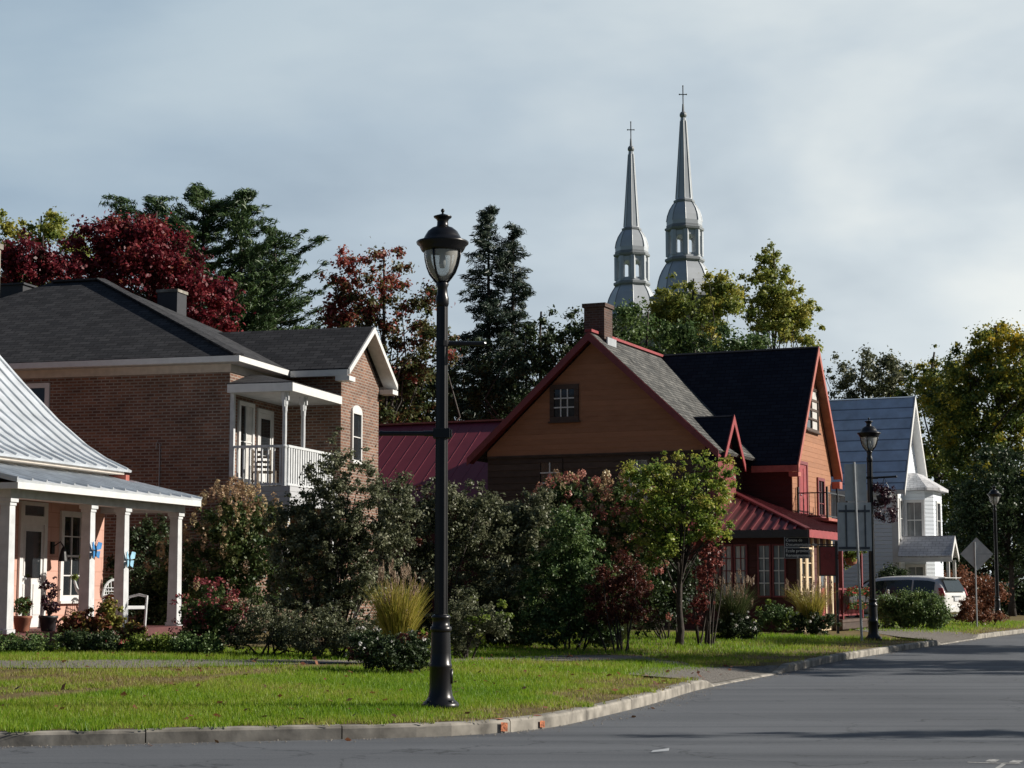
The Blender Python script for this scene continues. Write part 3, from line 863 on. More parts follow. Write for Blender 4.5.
# ------------------------------------------------------------------ building helpers
def window(parent, o, n, w, h, nx=1, ny=1, frame='white', glass='glass', cas=.08, sill=True, mun=.025, name='window', curtain=None, arch=False, rail=False):
    o, n = Vector(o), Vector(n).normalized(); z = Vector((0, 0, 1)); r = n.cross(z)
    X = Matrix(((r.x, n.x, z.x, o.x), (r.y, n.y, z.y, o.y), (r.z, n.z, z.z, o.z), (0, 0, 0, 1)))
    a, b = w / 2, h / 2
    f = MB()
    f.box(-a - cas, -a, -.03, .055, -b - cas, b + cas); f.box(a, a + cas, -.03, .055, -b - cas, b + cas)
    f.box(-a, a, -.03, .055, b, b + cas); f.box(-a, a, -.03, .055, -b - cas, -b)
    if arch:
        P = [(-a - cas, .0, b + cas)] + [((-a - cas) * math.cos(math.pi * i / 8), .0, b + cas + .16 * math.sin(math.pi * i / 8)) for i in range(1, 8)] + [(a + cas, .0, b + cas)]
        f.prism(P, (0, .05, 0))
    for i in range(1, nx):
        x = -a + w * i / nx; f.box(x - mun / 2, x + mun / 2, .0, .036, -b, b)
    for i in range(1, ny):
        y = -b + h * i / ny; mm = mun * (1.8 if rail and i * 2 == ny else 1); f.box(-a, a, .001, .034, y - mm / 2, y + mm / 2)
    fr = f.xf(X).build(name, M[frame], parent)
    MB().box(-a, a, -.02, .006, -b, b).xf(X).build('pane', M[glass], fr)
    if curtain:
        for (x0, x1) in curtain:
            c = MB(); k = 14; vs = []
            for i in range(k + 1):
                x = -a + w * (x0 + (x1 - x0) * i / k); y = .012 + .005 * math.sin(i * 2.1)
                vs += [(x, y, -b), (x, y, b)]
            c.add(vs, [(2 * i, 2 * i + 2, 2 * i + 3, 2 * i + 1) for i in range(k)]).xf(X).build('curtain', M['curtain'], fr)
    if sill: MB().box(-a - cas - .04, a + cas + .04, .0, .1, -b - cas - .05, -b - cas - .002).xf(X).build('sill', M[frame], fr)
    return fr

def door(parent, o, n, w, h, mat, frame='white', glass=None, cas=.1, handle=True):
    """o = middle of the threshold"""
    o, n = Vector(o), Vector(n).normalized(); z = Vector((0, 0, 1)); r = n.cross(z)
    X = Matrix(((r.x, n.x, z.x, o.x), (r.y, n.y, z.y, o.y), (r.z, n.z, z.z, o.z), (0, 0, 0, 1)))
    a = w / 2
    d = MB().box(-a, a, -.03, .02, 0, h)
    for (z0, z1) in ((.12, .42), (.5, .93)):
        for sx in (-1, 1): d.box(sx * .06 * w, sx * .42 * w, .02, .034, z0 * h, z1 * h)
    dr = d.xf(X).build('door', M[mat], parent)
    MB().box(-a - cas, -a, -.03, .05, 0, h + cas).box(a, a + cas, -.03, .05, 0, h + cas).box(-a, a, -.03, .05, h, h + cas).xf(X).build('frame', M[frame], dr)
    if glass: MB().box(-a * .72, a * .72, .036, .04, h * .48, h * .93).xf(X).build('pane', M[glass], dr)
    if handle: MB().ball((a * .8, .06, h * .47), .032, 6).tube([(a * .8, .02, h * .47), (a * .8, .06, h * .47)], .012, 6).xf(X).build('handle', M['galv'], dr)
    return dr

class Frame:
    """a house's own axes: x towards the road, y along it"""
    def __init__(s_, x, y, deg):
        s_.loc = Vector((x, y, 0)); s_.rz = R(deg)
        s_.m = Matrix.Translation(s_.loc) @ Matrix.Rotation(s_.rz, 4, 'Z'); s_.i = s_.m.inverted()
    def L(s_, p): return s_.i @ Vector(p)
    def Wd(s_, p): return s_.m @ Vector(p)

def ribs(mb, e0, e1, t0, t1, sp, h=.035, w=.035):
    """standing seams between an eave line e0-e1 and a top line t0-t1"""
    e0, e1, t0, t1 = map(Vector, (e0, e1, t0, t1))
    n = max(2, int((e1 - e0).length / sp))
    up = (e1 - e0).cross(t0 - e0).normalized()
    if up.z < 0: up = -up
    for i in range(n + 1):
        a, b = e0.lerp(e1, i / n), t0.lerp(t1, i / n)
        if (b - a).length > .05: mb.bar(a + up * h * .4, b + up * h * .4, w, h, up)
    return mb

# ------------------------------------------------------------------ pink cottage (left edge)
def cottage():
    f = Frame(-8.96, 32.0, -15)
    t = thing('cottage', 'small pink cottage with silver metal roof and white columned porch at left edge', 'house', f.loc, f.rz)
    MB().box(-9.6, -1.75, -1.5, 6.95, 0, 4.2).build('wall', M['pink'], t)
    prof = [(-1.22, 4.0), (-1.75, 4.24), (-2.3, 4.58), (-3.0, 5.14), (-3.9, 6.0), (-5.8, 7.95)]
    back = [(-5.8, 7.95), (-7.7, 6.0), (-8.6, 5.14), (-9.3, 4.58), (-9.85, 4.24), (-10.38, 4.0)]
    MB().prism([(-2, 6.64, 4.2), (-3.9, 6.64, 5.8), (-5.8, 6.64, 7.7), (-7.7, 6.64, 5.8), (-9.6, 6.64, 4.2)], (0, .3, 0)).build('gable', M['pink'], t)
    rf = MB()
    for pr in (prof, back):
        for (a, b) in zip(pr[:-1], pr[1:]):
            rf.slab([(a[0], -1.9, a[1]), (a[0], 7.15, a[1]), (b[0], 7.15, b[1]), (b[0], -1.9, b[1])], .05)
    y = -1.8
    while y < 7.2:
        for (a, b) in zip(prof[:-1], prof[1:]):
            rf.bar((a[0], y, a[1] + .012), (b[0], y, b[1] + .012), .03, .06, (0, 0, 1))
        y += .46
    rf.bar((-5.8, -1.9, 7.98), (-5.8, 7.15, 7.98), .2, .06)
    rf.build('roof', M['silver'], t)
    MB().box(-2.2, -1.27, 6.97, 7.13, 3.66, 3.9).build('eave_return', M['salmon'], t)
    MB().box(-1.74, -1.3, -1.8, 6.95, 3.9, 3.96).box(-1.745, -1.66, -1.6, 6.94, 3.72, 3.9).build('soffit', M['beige_board'], t)
    # chimney
    c = f.L(W(-20, 290, 39.5)); ch = MB().box(c.x - .34, c.x + .34, c.y - .25, c.y + .25, 6.2, W(0, 243, 39.5).z - .12).build('chimney', M['concrete'], t)
    MB().box(c.x - .38, c.x + .38, c.y - .29, c.y + .29, W(0, 243, 39.5).z - .12, W(0, 243, 39.5).z).build('chimney_cap', M['concrete'], ch)
    # porch
    p = MB()
    p.slab([(.42, -.4, 3.36), (.42, 7.2, 3.36), (-1.74, 7.2, 3.86), (-1.74, -.4, 3.86)], .05)
    ribs(p, (.42, -.4, 3.36), (.42, 7.2, 3.36), (-1.74, -.4, 3.86), (-1.74, 7.2, 3.86), .5, .05, .03)
    p.build('porch_roof', M['silver'], t)
    e = MB().box(-.13, .13, -.12, 7.0, 3.06, 3.27).box(-1.75, -.13, -.12, .12, 3.06, 3.27).box(-1.75, -.13, 6.76, 7.0, 3.06, 3.27)
    e.box(-.18, .2, -.2, 7.07, 3.27, 3.3)
    e.build('entablature', M['offwhite'], t)
    MB().box(.34, .42, -.38, 7.18, 3.2, 3.31).box(-1.75, .34, -.38, -.3, 3.2, 3.31).build('gutter', M['white'], t)
    MB().box(-1.75, -.14, .13, 6.75, 3.2, 3.24).build('porch_ceiling', M['offwhite'], t)
    for y in (0.02, 2.98, 4.4, 6.84):
        c = MB()
        s0, s1 = .115, .095
        vs = [(-s0, y - s0, .74), (s0, y - s0, .74), (s0, y + s0, .74), (-s0, y + s0, .74), (-s1, y - s1, 2.92), (s1, y - s1, 2.92), (s1, y + s1, 2.92), (-s1, y + s1, 2.92)]
        c.add(vs, [(3, 2, 1, 0), (4, 5, 6, 7), (0, 1, 5, 4), (1, 2, 6, 5), (2, 3, 7, 6), (3, 0, 4, 7)])
        c.box(-.11, .11, y - .11, y + .11, 2.921, 2.98).box(-.135, .135, y - .135, y + .135, 2.98, 3.058).box(-.14, .14, y - .14, y + .14, .66, .738)
        c.build('column', M['offwhite'], t, bevel=.006)
    MB().box(-1.75, .3, -.3, 7.1, .5, .66).build('porch_floor', M['porchboard'], t)
    MB().box(-1.9, .2, -.2, 7.2, -.1, .5).build('foundation', M['concrete'], t)
    st = MB()
    for i in range(3): st.box(.3 + .28 * i, .58 + .28 * i, 2.7, 4.3, 0, .5 - .15 * i)
    st.build('steps', M['red_paint'], t)
    d = door(t, (-1.75, 3.93, .68), (1, 0, 0), .82, 2.05, 'white', 'white', 'glass', .12)
    MB().box(-1.73, -1.71, 3.56, 4.3, 2.9, 3.1).build('transom', M['glass'], d)
    MB().box(-1.75, -1.7, 3.4, 4.46, 2.85, 2.9).box(-1.75, -1.7, 3.4, 3.55, 2.9, 3.18).box(-1.75, -1.7, 4.31, 4.46, 2.9, 3.18).box(-1.75, -1.7, 3.55, 4.31, 3.1, 3.18).build('transom_frame', M['white'], d)
    window(t, (-1.75, 5.5, 2.12), (1, 0, 0), .72, 1.62, 2, 4, cas=.12, rail=True)
    # lantern on the wall
    l = MB().box(-1.75, -1.71, 4.66, 4.78, 2.15, 2.4).tube([(-1.72, 4.72, 2.3), (-1.55, 4.72, 2.4), (-1.48, 4.72, 2.3)], .014, 6)
    l.lathe([(.015, .2), (.05, .14), (.07, .06), (.1, -.08), (.11, -.1)], 12, (-1.48, 4.72, 2.1))
    l.build('wall_lamp', M['black'], t)
    return f
cf = cottage()

# butterflies fixed to the columns
for (y, zz, mat, lab) in ((3.0, 2.18, 'blue_ornament', 'dark blue butterfly ornament fixed to the cottage porch column nearest the window'),
                          (4.42, 2.02, 'sky_ornament', 'pale blue butterfly ornament hanging on the cottage porch column by the white chair')):
    b = thing('butterfly_ornament', lab, 'ornament', cf.Wd((.125, y, zz)), cf.rz, 'butterfly ornaments on the porch columns')
    m = MB()
    for sx in (-1, 1):
        m.prism([(0.02, 0, .0), (.03, sx * .1, .17), (.06, sx * .19, .15), (.05, sx * .17, .03)], (.012, 0, 0))
        m.prism([(0.02, 0, -.01), (.05, sx * .14, -.01), (.04, sx * .12, -.15), (.03, sx * .04, -.12)], (.012, 0, 0))
    m.build('wing', M[mat], b)
    MB().tube([(.03, 0, -.12), (.04, 0, 0), (.03, 0, .1)], [.012, .022, .012], 6).tube([(.03, 0, .1), (.04, -.05, .2)], .005, 4).tube([(.03, 0, .1), (.04, .05, .2)], .005, 4).build('body', M['black'], b)

# wicker armchair on the porch
ch = thing('armchair', 'white wicker armchair standing on the cottage porch', 'chair', cf.Wd((-.65, 5.85, .66)), cf.rz + R(72))
MB().box(-.3, .3, -.28, .28, .36, .43).build('seat', M['offwhite'], ch, bevel=.01)
bk = MB(); P = []
for i in range(13):
    a = math.pi * i / 12; P.append((-.36 * math.cos(a), .28 + .05 * math.sin(a), .55 + .42 * math.sin(a)))
bk.tube(P, .028, 6)
for i in range(1, 12): bk.tube([(P[i][0] * .92, .28, .42), P[i]], .011, 5)
for i in range(1, 6): bk.tube([(-.33, .28, .45 + .07 * i), (.33, .28, .45 + .07 * i)], .009, 5)
bk.build('backrest', M['offwhite'], ch)
for sx in (-1, 1):
    MB().tube([(sx * .36, .28, .6), (sx * .4, 0, .66), (sx * .37, -.27, .62), (sx * .34, -.28, .45), (sx * .32, -.27, 0)], .03, 6).build('armrest', M['offwhite'], ch)
    MB().tube([(sx * .31, .28, .45), (sx * .3, .27, 0)], .025, 6).build('leg', M['offwhite'], ch)

# ------------------------------------------------------------------ brick house
def brick_house():
    f = Frame(-6.78, 43.0, -15)
    t = thing('brick_house', 'two-storey brown brick house with dark hipped roof and upper side balcony', 'house', f.loc, f.rz)
    MB().box(-12.4, 0, 0, 8.2, 0, 6.62).build('wall', M['brick'], t)
    MB().box(-12.45, .03, -.03, 8.23, 6.62, 6.86).build('frieze', M['beige_board'], t)
    ev = 6.98; o = .38
    A = (-12.4 - o, -o, ev); B = (o, -o, ev); C_ = (o, 8.2 + o, ev); D = (-12.4 - o, 8.2 + o, ev)
    R0 = (-7.1, 4.1, 9.8); R1 = (-5.7, 4.1, 9.8)
    r = MB(); th = .1
    r.slab([A, B, R1, R0], th); r.slab([B, C_, R1], th); r.slab([C_, D, R0, R1], th); r.slab([D, A, R0], th)
    r.bar(Vector(B) + Vector((0, 0, .01)), Vector(R1) + Vector((0, 0, .02)), .28, .04); r.bar(R0, R1, .28, .06)
    roof = r.build('roof', M['shingle'], t)
    c = f.L(W(172, 300, 49.6)); zt = W(172, 291, 49.6).z
    chm = MB().box(c.x - .3, c.x + .3, c.y - .3, c.y + .3, 7.4, zt - .08).build('chimney', M['darkgrey'], roof)
    MB().box(c.x - .33, c.x + .33, c.y - .33, c.y + .33, zt - .08, zt).build('chimney_cap', M['concrete'], chm)
    c = f.L(W(17, 285, 49.0))
    MB().box(c.x - .36, c.x + .36, c.y - .3, c.y + .3, 8.4, c.z - .05).box(c.x - .42, c.x + .42, c.y - .36, c.y + .36, c.z - .05, c.z).build('roof_vent', M['darkgrey'], roof)
    e = MB().box(-12.4 - o - .03, o + .03, -o - .03, -o, ev - .16, ev - .02).box(o, o + .03, -o, 8.2 + o, ev - .16, ev - .02)
    e.build('fascia', M['white'], t)
    MB().box(-12.4 - o, o, -o, -.03, ev - .17, ev - .13).box(.03, o, -.03, 8.2 + o, ev - .17, ev - .13).build('soffit', M['offwhite'], t)
    # rear wing with its gable to the road
    MB().box(.001, 1.65, 3.2, 6.1, 0, 6.9).build('wing_wall', M['brick'], t)
    MB().prism([(.5, 3.2, 6.9), (.5, 6.1, 6.9), (.5, 4.65, 8.05)], (1.15, 0, 0)).build('gable', M['brick'], t)
    w = MB()
    for (y0, z0) in ((2.75, 6.98), (6.55, 6.98)):
        w.slab([(2.0, y0, z0), (2.0, 4.65, 8.3), (-4.2, 4.65, 8.3), (-1.2, y0, z0)], .1)
    w.build('wing_roof', M['shingle'], t)
    g = MB()
    for y0 in (2.75, 6.55):
        sg = 1 if y0 > 4.65 else -1
        g.prism([(2.002, 4.65, 8.28), (2.002, y0, 6.96), (2.002, y0, 6.81), (2.002, 4.65, 8.12)], (.04, 0, 0))
        g.box(1.66, 2.04, y0 - .02 if sg < 0 else y0 - .42, y0 + .42 if sg < 0 else y0 + .02, 6.66, 6.78)
        g.box(.45, 2.0, y0 - .03 if sg < 0 else y0, y0 if sg < 0 else y0 + .03, 6.78, 6.94)
    g.build('bargeboard', M['white'], t)
    sfm = MB()
    for y0 in (2.75, 6.55):
        sfm.slab([(1.66, y0, 6.86), (2.0, y0, 6.86), (2.0, 4.65, 8.18), (1.66, 4.65, 8.18)], .03)
    sfm.build('wing_soffit', M['offwhite'], t)
    window(t, (1.65, 4.3, 5.35), (1, 0, 0), .6, 1.2, 1, 2, arch=True, cas=.07)
    window(t, (-5.32, 0, 5.72), (0, -1, 0), .8, 1.3, 1, 2, cas=.12)
    cd = f.L(W(151, 460, 43)); MB().tube([(cd.x, -.03, cd.z - 1.0), (cd.x, -.03, cd.z + .42), (cd.x - .08, -.05, cd.z + .46), (cd.x - .1, -.03, cd.z + .3)], .014, 6).build('conduit', M['galv'], t)
    # balcony in the corner
    b = MB().box(.02, 1.55, .02, 3.18, 3.62, 3.8)
    b.build('balcony_floor', M['offwhite'], t)
    MB().box(.02, 1.58, -.02, .018, 3.4, 3.86).box(1.551, 1.59, -.02, 3.18, 3.4, 3.86).build('balcony_skirt', M['grey_siding'], t)
    pr = MB(); hz = 6.28
    pr.slab([(-.02, -.12, 6.33), (1.66, -.12, 6.33), (.35, 1.1, 6.66), (-.02, 1.1, 6.66)], .05)
    pr.slab([(1.66, -.12, 6.33), (1.66, 3.19, 6.33), (.35, 3.19, 6.66), (.35, 1.1, 6.66)], .05)
    pr.build('balcony_roof', M['shingle'], t)
    MB().box(-.0, 1.68, -.16, -.12, 6.1, 6.3).box(1.64, 1.68, -.12, 3.19, 6.1, 6.3).build('balcony_fascia', M['white'], t)
    MB().box(.02, 1.63, -.1, 3.19, 6.1, 6.14).build('balcony_ceiling', M['offwhite'], t)
    MB().box(.03, .36, -.04, 3.1, 6.34, 6.6).build('balcony_frieze', M['white'], t) if False else None
    for (x, y) in ((1.4, .06), (1.4, 1.25), (.06, .06)):
        c = MB()
        if x > 1:
            c.lathe([(.06, 0), (.06, .95), (.075, 1.0), (.05, 1.05), (.055, 1.3), (.05, 1.8), (.06, 1.86), (.06, 1.95), (.075, 2.0), (.075, 2.3)], 10, (x, y, 3.8))
            c.box(x - .1, x + .1, y - .03, y + .03, 5.9, 6.1).box(x - .03, x + .03, y - .1, y + .1, 5.75, 5.9)
        else: c.box(x - .05, x + .05, y - .05, y + .05, 3.8, 6.1)
        c.build('post', M['offwhite'], t)
    rl = MB().box(.1, 1.4, .03, .09, 4.78, 4.84).box(.1, 1.4, .035, .085, 3.88, 3.93)
    for i in range(8): x = .2 + 1.1 * i / 7; rl.box(x - .018, x + .018, .045, .08, 3.93, 4.78)
    rl.build('railing', M['offwhite'], t)
    rl = MB().box(1.42, 1.49, .12, 3.18, 4.78, 4.84).box(1.43, 1.48, .12, 3.18, 3.88, 3.93)
    for i in range(20): y = .2 + 2.9 * i / 19; rl.box(1.435, 1.475, y - .045, y + .045, 3.93, 4.78)
    rl.build('railing', M['offwhite'], t)
    door(t, (0, 2.15, 3.8), (1, 0, 0), .8, 2.0, 'white', 'white', 'glass', .1)
    window(t, (0, .95, 5.0), (1, 0, 0), .75, 1.75, 2, 2, cas=.1, curtain=[(0, .4)])
    # folding chair left on the balcony shows as a dark shape: kept as a chair of its own below
    for (x, y) in ((1.45, .1), (1.45, 3.1)):
        MB().box(x - .07, x + .07, y - .07, y + .07, .1, 3.39).build('porch_post', M['offwhite'], t)
    return f
bf = brick_house()
bc = thing('balcony_chair', 'dark wooden chair standing on the upper balcony of the brick house', 'chair', bf.Wd((.6, .75, 3.8)), bf.rz + R(40))
MB().box(-.24, .24, -.24, .24, .42, .46).build('seat', M['wood'], bc)
b_ = MB().box(-.24, -.2, .2, .24, .46, 1.0).box(.2, .24, .2, .24, .46, 1.0)
for i in range(4): b_.box(-.2, .2, .21, .23, .55 + .12 * i, .61 + .12 * i)
b_.build('backrest', M['wood'], bc)
for sx in (-1, 1):
    for sy in (-1, 1): MB().box(sx * .22 - .02, sx * .22 + .02, sy * .22 - .02, sy * .22 + .02, 0, .42).build('leg', M['wood'], bc)

# ------------------------------------------------------------------ red house
def red_house():
    f = Frame(2.46, 54.0, -23.6)
    t = thing('red_house', 'old orange and maroon wooden house with two steep gables and brick chimney', 'house', f.loc, f.rz)
    MB().box(-3.5, 3.5, 0, 9.5, 0, 5.46).build('wall', M['old_board'], t)
    gp = [(-3.5, 0, 5.46), (3.5, 0, 5.46), (3.5, 0, 5.6), (0, 0, 8.86), (-3.5, 0, 5.6)]
    MB().prism([(x, -.03, z) for x, _, z in gp], (0, 9.5, 0)).build('gable', M['orange'], t)
    MB().box(-3.5, 3.5, -.06, -.031, 5.38, 5.46).build('belt_board', M['old_board'], t)
    r = MB(); th = .1; zr_, ze = 9.12, 5.42
    r.slab([(4.02, -.4, ze), (0, -.4, zr_), (0, 9.7, zr_), (4.02, 9.7, ze)], th)
    r.slab([(-4.02, -.4, ze), (0, -.4, zr_), (0, 9.7, zr_), (-4.02, 9.7, ze)], th)
    roof = r.build('roof', M['shingle_old'], t); roof['label'] = 'weathered grey shingle roof with missing shingles'
    tr = MB()
    for sg in (-1, 1):
        tr.prism([(0, -.43, zr_ - .02), (sg * 4.02, -.43, ze - .02), (sg * 4.02, -.43, ze - .25), (0, -.43, zr_ - .28)], (0, .027, 0))
        tr.prism([(0, -.38, zr_ - .14), (sg * 3.98, -.38, ze - .14), (sg * 3.98, -.38, ze - .18), (0, -.38, zr_ - .18)], (0, .37, 0))
    tr.build('bargeboard', M['maroon_paint'], t)
    MB().bar((0, -.42, zr_ + .02), (0, 6.3, zr_ + .02), .22, .08).build('ridge_cap', M['red_paint'], roof)
    c = f.L(W(598.5, 320, 54.6)); zt = W(598, 305, 54.6).z
    ch = MB().box(c.x - .33, c.x + .33, .25, .95, 8.4, zt - .12).build('chimney', M['brick_chim'], roof)
    MB().box(c.x - .38, c.x + .38, .2, 1.0, zt - .12, zt).build('chimney_cap', M['brick_chim'], ch)
    MB().bar((.36, .22, 8.75), (.36, .98, 8.75), .05, .5).build('flashing', M['galv'], ch)
    window(t, (-.93, -.03, 7.02), (0, -1, 0), .66, .84, 3, 3, frame='old_board', cas=.14, mun=.035)
    for x in (-1.42, 1.4): window(t, (x, 0, 4.6), (0, -1, 0), .62, 1.25, 2, 4, frame='old_board', cas=.1, mun=.035)
    # white muntins stand in front of the dark frames
    for (x, zc, w, h, nx, ny, y) in ((-.93, 7.02, .66, .84, 3, 3, -.075), (-1.42, 4.6, .62, 1.25, 2, 4, -.045), (1.4, 4.6, .62, 1.25, 2, 4, -.045)):
        mu = MB()
        for i in range(1, nx): q = x - w / 2 + w * i / nx; mu.box(q - .02, q + .02, y, y + .01, zc - h / 2, zc + h / 2)
        for i in range(1, ny): q = zc - h / 2 + h * i / ny; mu.box(x - w / 2, x + w / 2, y - .008, y, q - .02, q + .02)
        mu.build('glazing_bar', M['white'], t)
    # wing with its gable to the road
    MB().box(3.5, 5.05, 3.8, 8.8, 0, 5.3).build('wing_wall', M['maroon_wall'], t)
    MB().prism([(5.05, 3.8, 3.3), (5.05, 8.8, 3.3), (5.05, 8.8, 5.4), (5.05, 6.3, 8.95), (5.05, 3.8, 5.4)], (.03, 0, 0)).build('gable', M['orange'], t)
    MB().prism([(1, 3.9, 5.3), (1, 8.7, 5.3), (1, 6.3, 8.9)], (4.04, 0, 0)).build('wing_attic', M['old_board'], t)
    r = MB()
    r.slab([(5.34, 3.42, 5.2), (5.34, 6.3, 9.2), (-.5, 6.3, 9.2), (2.0, 3.42, 5.2)], .1)
    r.slab([(5.34, 9.18, 5.2), (5.34, 6.3, 9.2), (-.5, 6.3, 9.2), (2.0, 9.18, 5.2)], .1)
    wr = r.build('wing_roof', M['shingle_navy'], t)
    tr = MB()
    for y0 in (3.42, 9.18):
        tr.prism([(5.345, 6.3, 9.2), (5.345, y0, 5.2), (5.345, y0, 4.96), (5.345, 6.3, 8.9)], (.04, 0, 0))
    tr.box(3.9, 5.34, 3.39, 3.418, 4.98, 5.18).box(5.07, 5.37, 3.43, 3.78, 4.84, 4.978).box(5.09, 5.37, 8.82, 9.2, 4.72, 4.95)
    tr.build('bargeboard', M['salmon'], t)
    sf = MB()
    for y0 in (3.42, 9.18): sf.slab([(5.09, y0, 5.06), (5.34, y0, 5.06), (5.34, 6.3, 9.06), (5.09, 6.3, 9.06)], .03)
    sf.build('soffit', M['orange'], t)
    window(t, (5.08, 6.3, 7.15), (1, 0, 0), 1.5, 1.25, 2, 4, frame='old_board', cas=.08, mun=.08, curtain=[(0.02, .5)])
    door(t, (5.08, 5.0, 3.45), (1, 0, 0), .95, 1.85, 'red_paint', 'maroon_paint')
    window(t, (5.08, 7.3, 4.35), (1, 0, 0), .7, 1.1, 2, 3, frame='maroon_paint', cas=.1)
    # small wall dormer between the two
    d = MB().box(3.4, 3.84, .1, 1.9, 3.2, 5.3).prism([(3.0, .1, 5.3), (3.0, 1.9, 5.3), (3.0, 1.0, 6.3)], (.84, 0, 0))
    dm = d.build('dormer', M['maroon_paint'], t)
    r = MB()
    for y0 in (-.12, 2.12): r.slab([(4.06, y0, 5.15), (4.06, 1.0, 6.55), (2.4, 1.0, 6.55), (3.4, y0, 5.15)], .07)
    r.build('dormer_roof', M['shingle_navy'], dm)
    tr = MB()
    for y0 in (-.12, 2.12): tr.prism([(4.065, 1.0, 6.57), (4.065, y0, 5.15), (4.065, y0, 4.93), (4.065, 1.0, 6.27)], (.035, 0, 0))
    tr.build('dormer_trim', M['red_paint'], dm)
    # sunroom and porch under the red metal roof
    MB().box(2.9, 6.4, -.7, 3.0, 0, 2.98).build('sunroom_wall', M['maroon_wall'], t)
    ev = 3.05
    a, b, c2, d2 = (2.5, -1.05, ev), (6.78, -1.05, ev), (3.5, 2.23, 4.36), (2.5, 2.23, 4.36)
    p = MB()
    p.slab([a, b, c2, d2], .06)
    p.slab([b, (6.78, 6.6, ev), (3.5, 6.6, 4.36), c2], .06)
    p.bar(Vector(b) + Vector((0, 0, .03)), Vector(c2) + Vector((0, 0, .05)), .16, .07)
    for i in range(14):
        x = 2.6 + 4.1 * i / 13
        if x <= 3.5: p.bar((x, -1.05, ev + .02), (x, 2.23, 4.38), .06, .06)
        else: k = (6.78 - x) / 3.28; p.bar((x, -1.05, ev + .02), (x, -1.05 + 3.28 * k, ev + 1.31 * k + .02), .06, .06)
    for i in range(16):
        y = -.7 + 7.2 * i / 15
        k = 1 if y > 2.23 else (y + 1.05) / 3.28
        p.bar((6.78, y, ev + .02), (6.78 - 3.28 * k, y, ev + 1.31 * k + .02), .06, .06)
    p.build('sunroom_roof', M['redmetal'], t)
    MB().box(6.785, 6.82, -1.05, 6.6, ev - .2, ev + .02).build('fascia', M['red_paint'], t)
    MB().box(2.5, 6.785, -1.085, -1.052, ev - .2, ev + .02).build('fascia', M['darkgrey'], t)
    MB().box(2.9, 6.7, -.95, 6.5, 2.985, 3.02).build('porch_ceiling', M['maroon_wall'], t)
    for x in (4.3, 4.73, 5.42, 5.85):
        cu = {4.3: [(0, .8)], 4.73: [(.15, 1)]}.get(x)
        window(t, (x, -.7, 1.93), (0, -1, 0), .3, 1.4, 2, 4, frame='maroon_paint', glass='glass_pale' if cu is None else 'glass', cas=.05, mun=.025, sill=False, curtain=cu)
    for x in (5.42, 5.85):
        mu = MB()
        for i in range(1, 4): z = 1.23 + 1.4 * i / 4; mu.box(x - .15, x + .15, -.748, -.738, z - .016, z + .016)
        mu.box(x - .016, x + .016, -.757, -.748, 1.23, 2.63)
        mu.build('glazing_bar', M['white'], t)
    MB().box(3.0, 3.28, -.73, -.702, .85, 1.15).build('notice_board', M['offwhite'], t)
    # right hand face: cream posts, windows and door
    k = MB()
    for y in (-.66, .05, .78, 1.5, 2.25, 2.92): k.box(6.401, 6.46, y - .06, y + .06, .35, 2.95)
    k.box(6.401, 6.44, -.7, 3.0, .2, .35)
    k.build('porch_trim', M['cream'], t)
    for y in (-.3, .42): window(t, (6.4, y, 1.75), (1, 0, 0), .42, 1.6, 1, 4, frame='cream', glass='glass', cas=.05, sill=False)
    door(t, (6.4, 1.9, .45), (1, 0, 0), .6, 2.1, 'red_paint', 'cream', 'glass', .06)
    MB().box(5.06, 6.75, 3.0, 6.5, .2, .5).build('porch_floor', M['old_board'], t)
    MB().box(5.051, 5.09, 3.8, 8.8, .5, 2.98).build('porch_wall', M['cream'], t)
    window(t, (5.09, 4.9, 1.8), (1, 0, 0), .8, 1.5, 2, 3, frame='maroon_paint', cas=.1)
    door(t, (5.09, 6.3, .5), (1, 0, 0), .9, 2.1, 'red_paint', 'maroon_paint', 'glass')
    for y in (3.7, 6.35): MB().box(6.5, 6.62, y - .06, y + .06, .5, 2.98).build('porch_post', M['maroon_paint'], t)
    rl = MB().box(6.52, 6.6, 3.05, 6.35, 1.38, 1.44).box(6.53, 6.59, 3.05, 6.35, .6, .65)
    for i in range(18): y = 3.1 + 3.2 * i / 17; rl.box(6.545, 6.575, y - .015, y + .015, .65, 1.38)
    rl.box(6.5, 6.62, 3.0, 3.12, .5, 1.6)
    rl.build('porch_railing', M['maroon_paint'], t)
    # iron balcony over the porch
    bx = 6.05
    bm_ = MB().box(5.09, bx + .05, 4.2, 6.9, 3.5, 3.58); bl = bm_.build('balcony_floor', M['salmon'], t)
    q = MB()
    def lattice(p0, p1):
        p0, p1 = Vector(p0), Vector(p1); h = .78
        for zz in (.06, h): q.bar(p0 + Vector((0, 0, zz)), p1 + Vector((0, 0, zz)), .03, .035)
        n = max(2, int((p1 - p0).length / .16))
        for i in range(n + 1):
            c = p0.lerp(p1, i / n); q.bar(c + Vector((0, 0, .06)), c + Vector((0, 0, h)), .018, .018)
    lattice((5.12, 4.22, 3.58), (bx, 4.22, 3.58)); lattice((bx, 4.22, 3.58), (bx, 6.88, 3.58))
    for (x, y) in ((bx, 4.22), (bx, 5.55), (bx, 6.88), (5.14, 4.22)): q.box(x - .03, x + .03, y - .03, y + .03, 3.58, 4.55)
    q.build('balcony_railing', M['black'], bl)
    return f
rf_ = red_house()

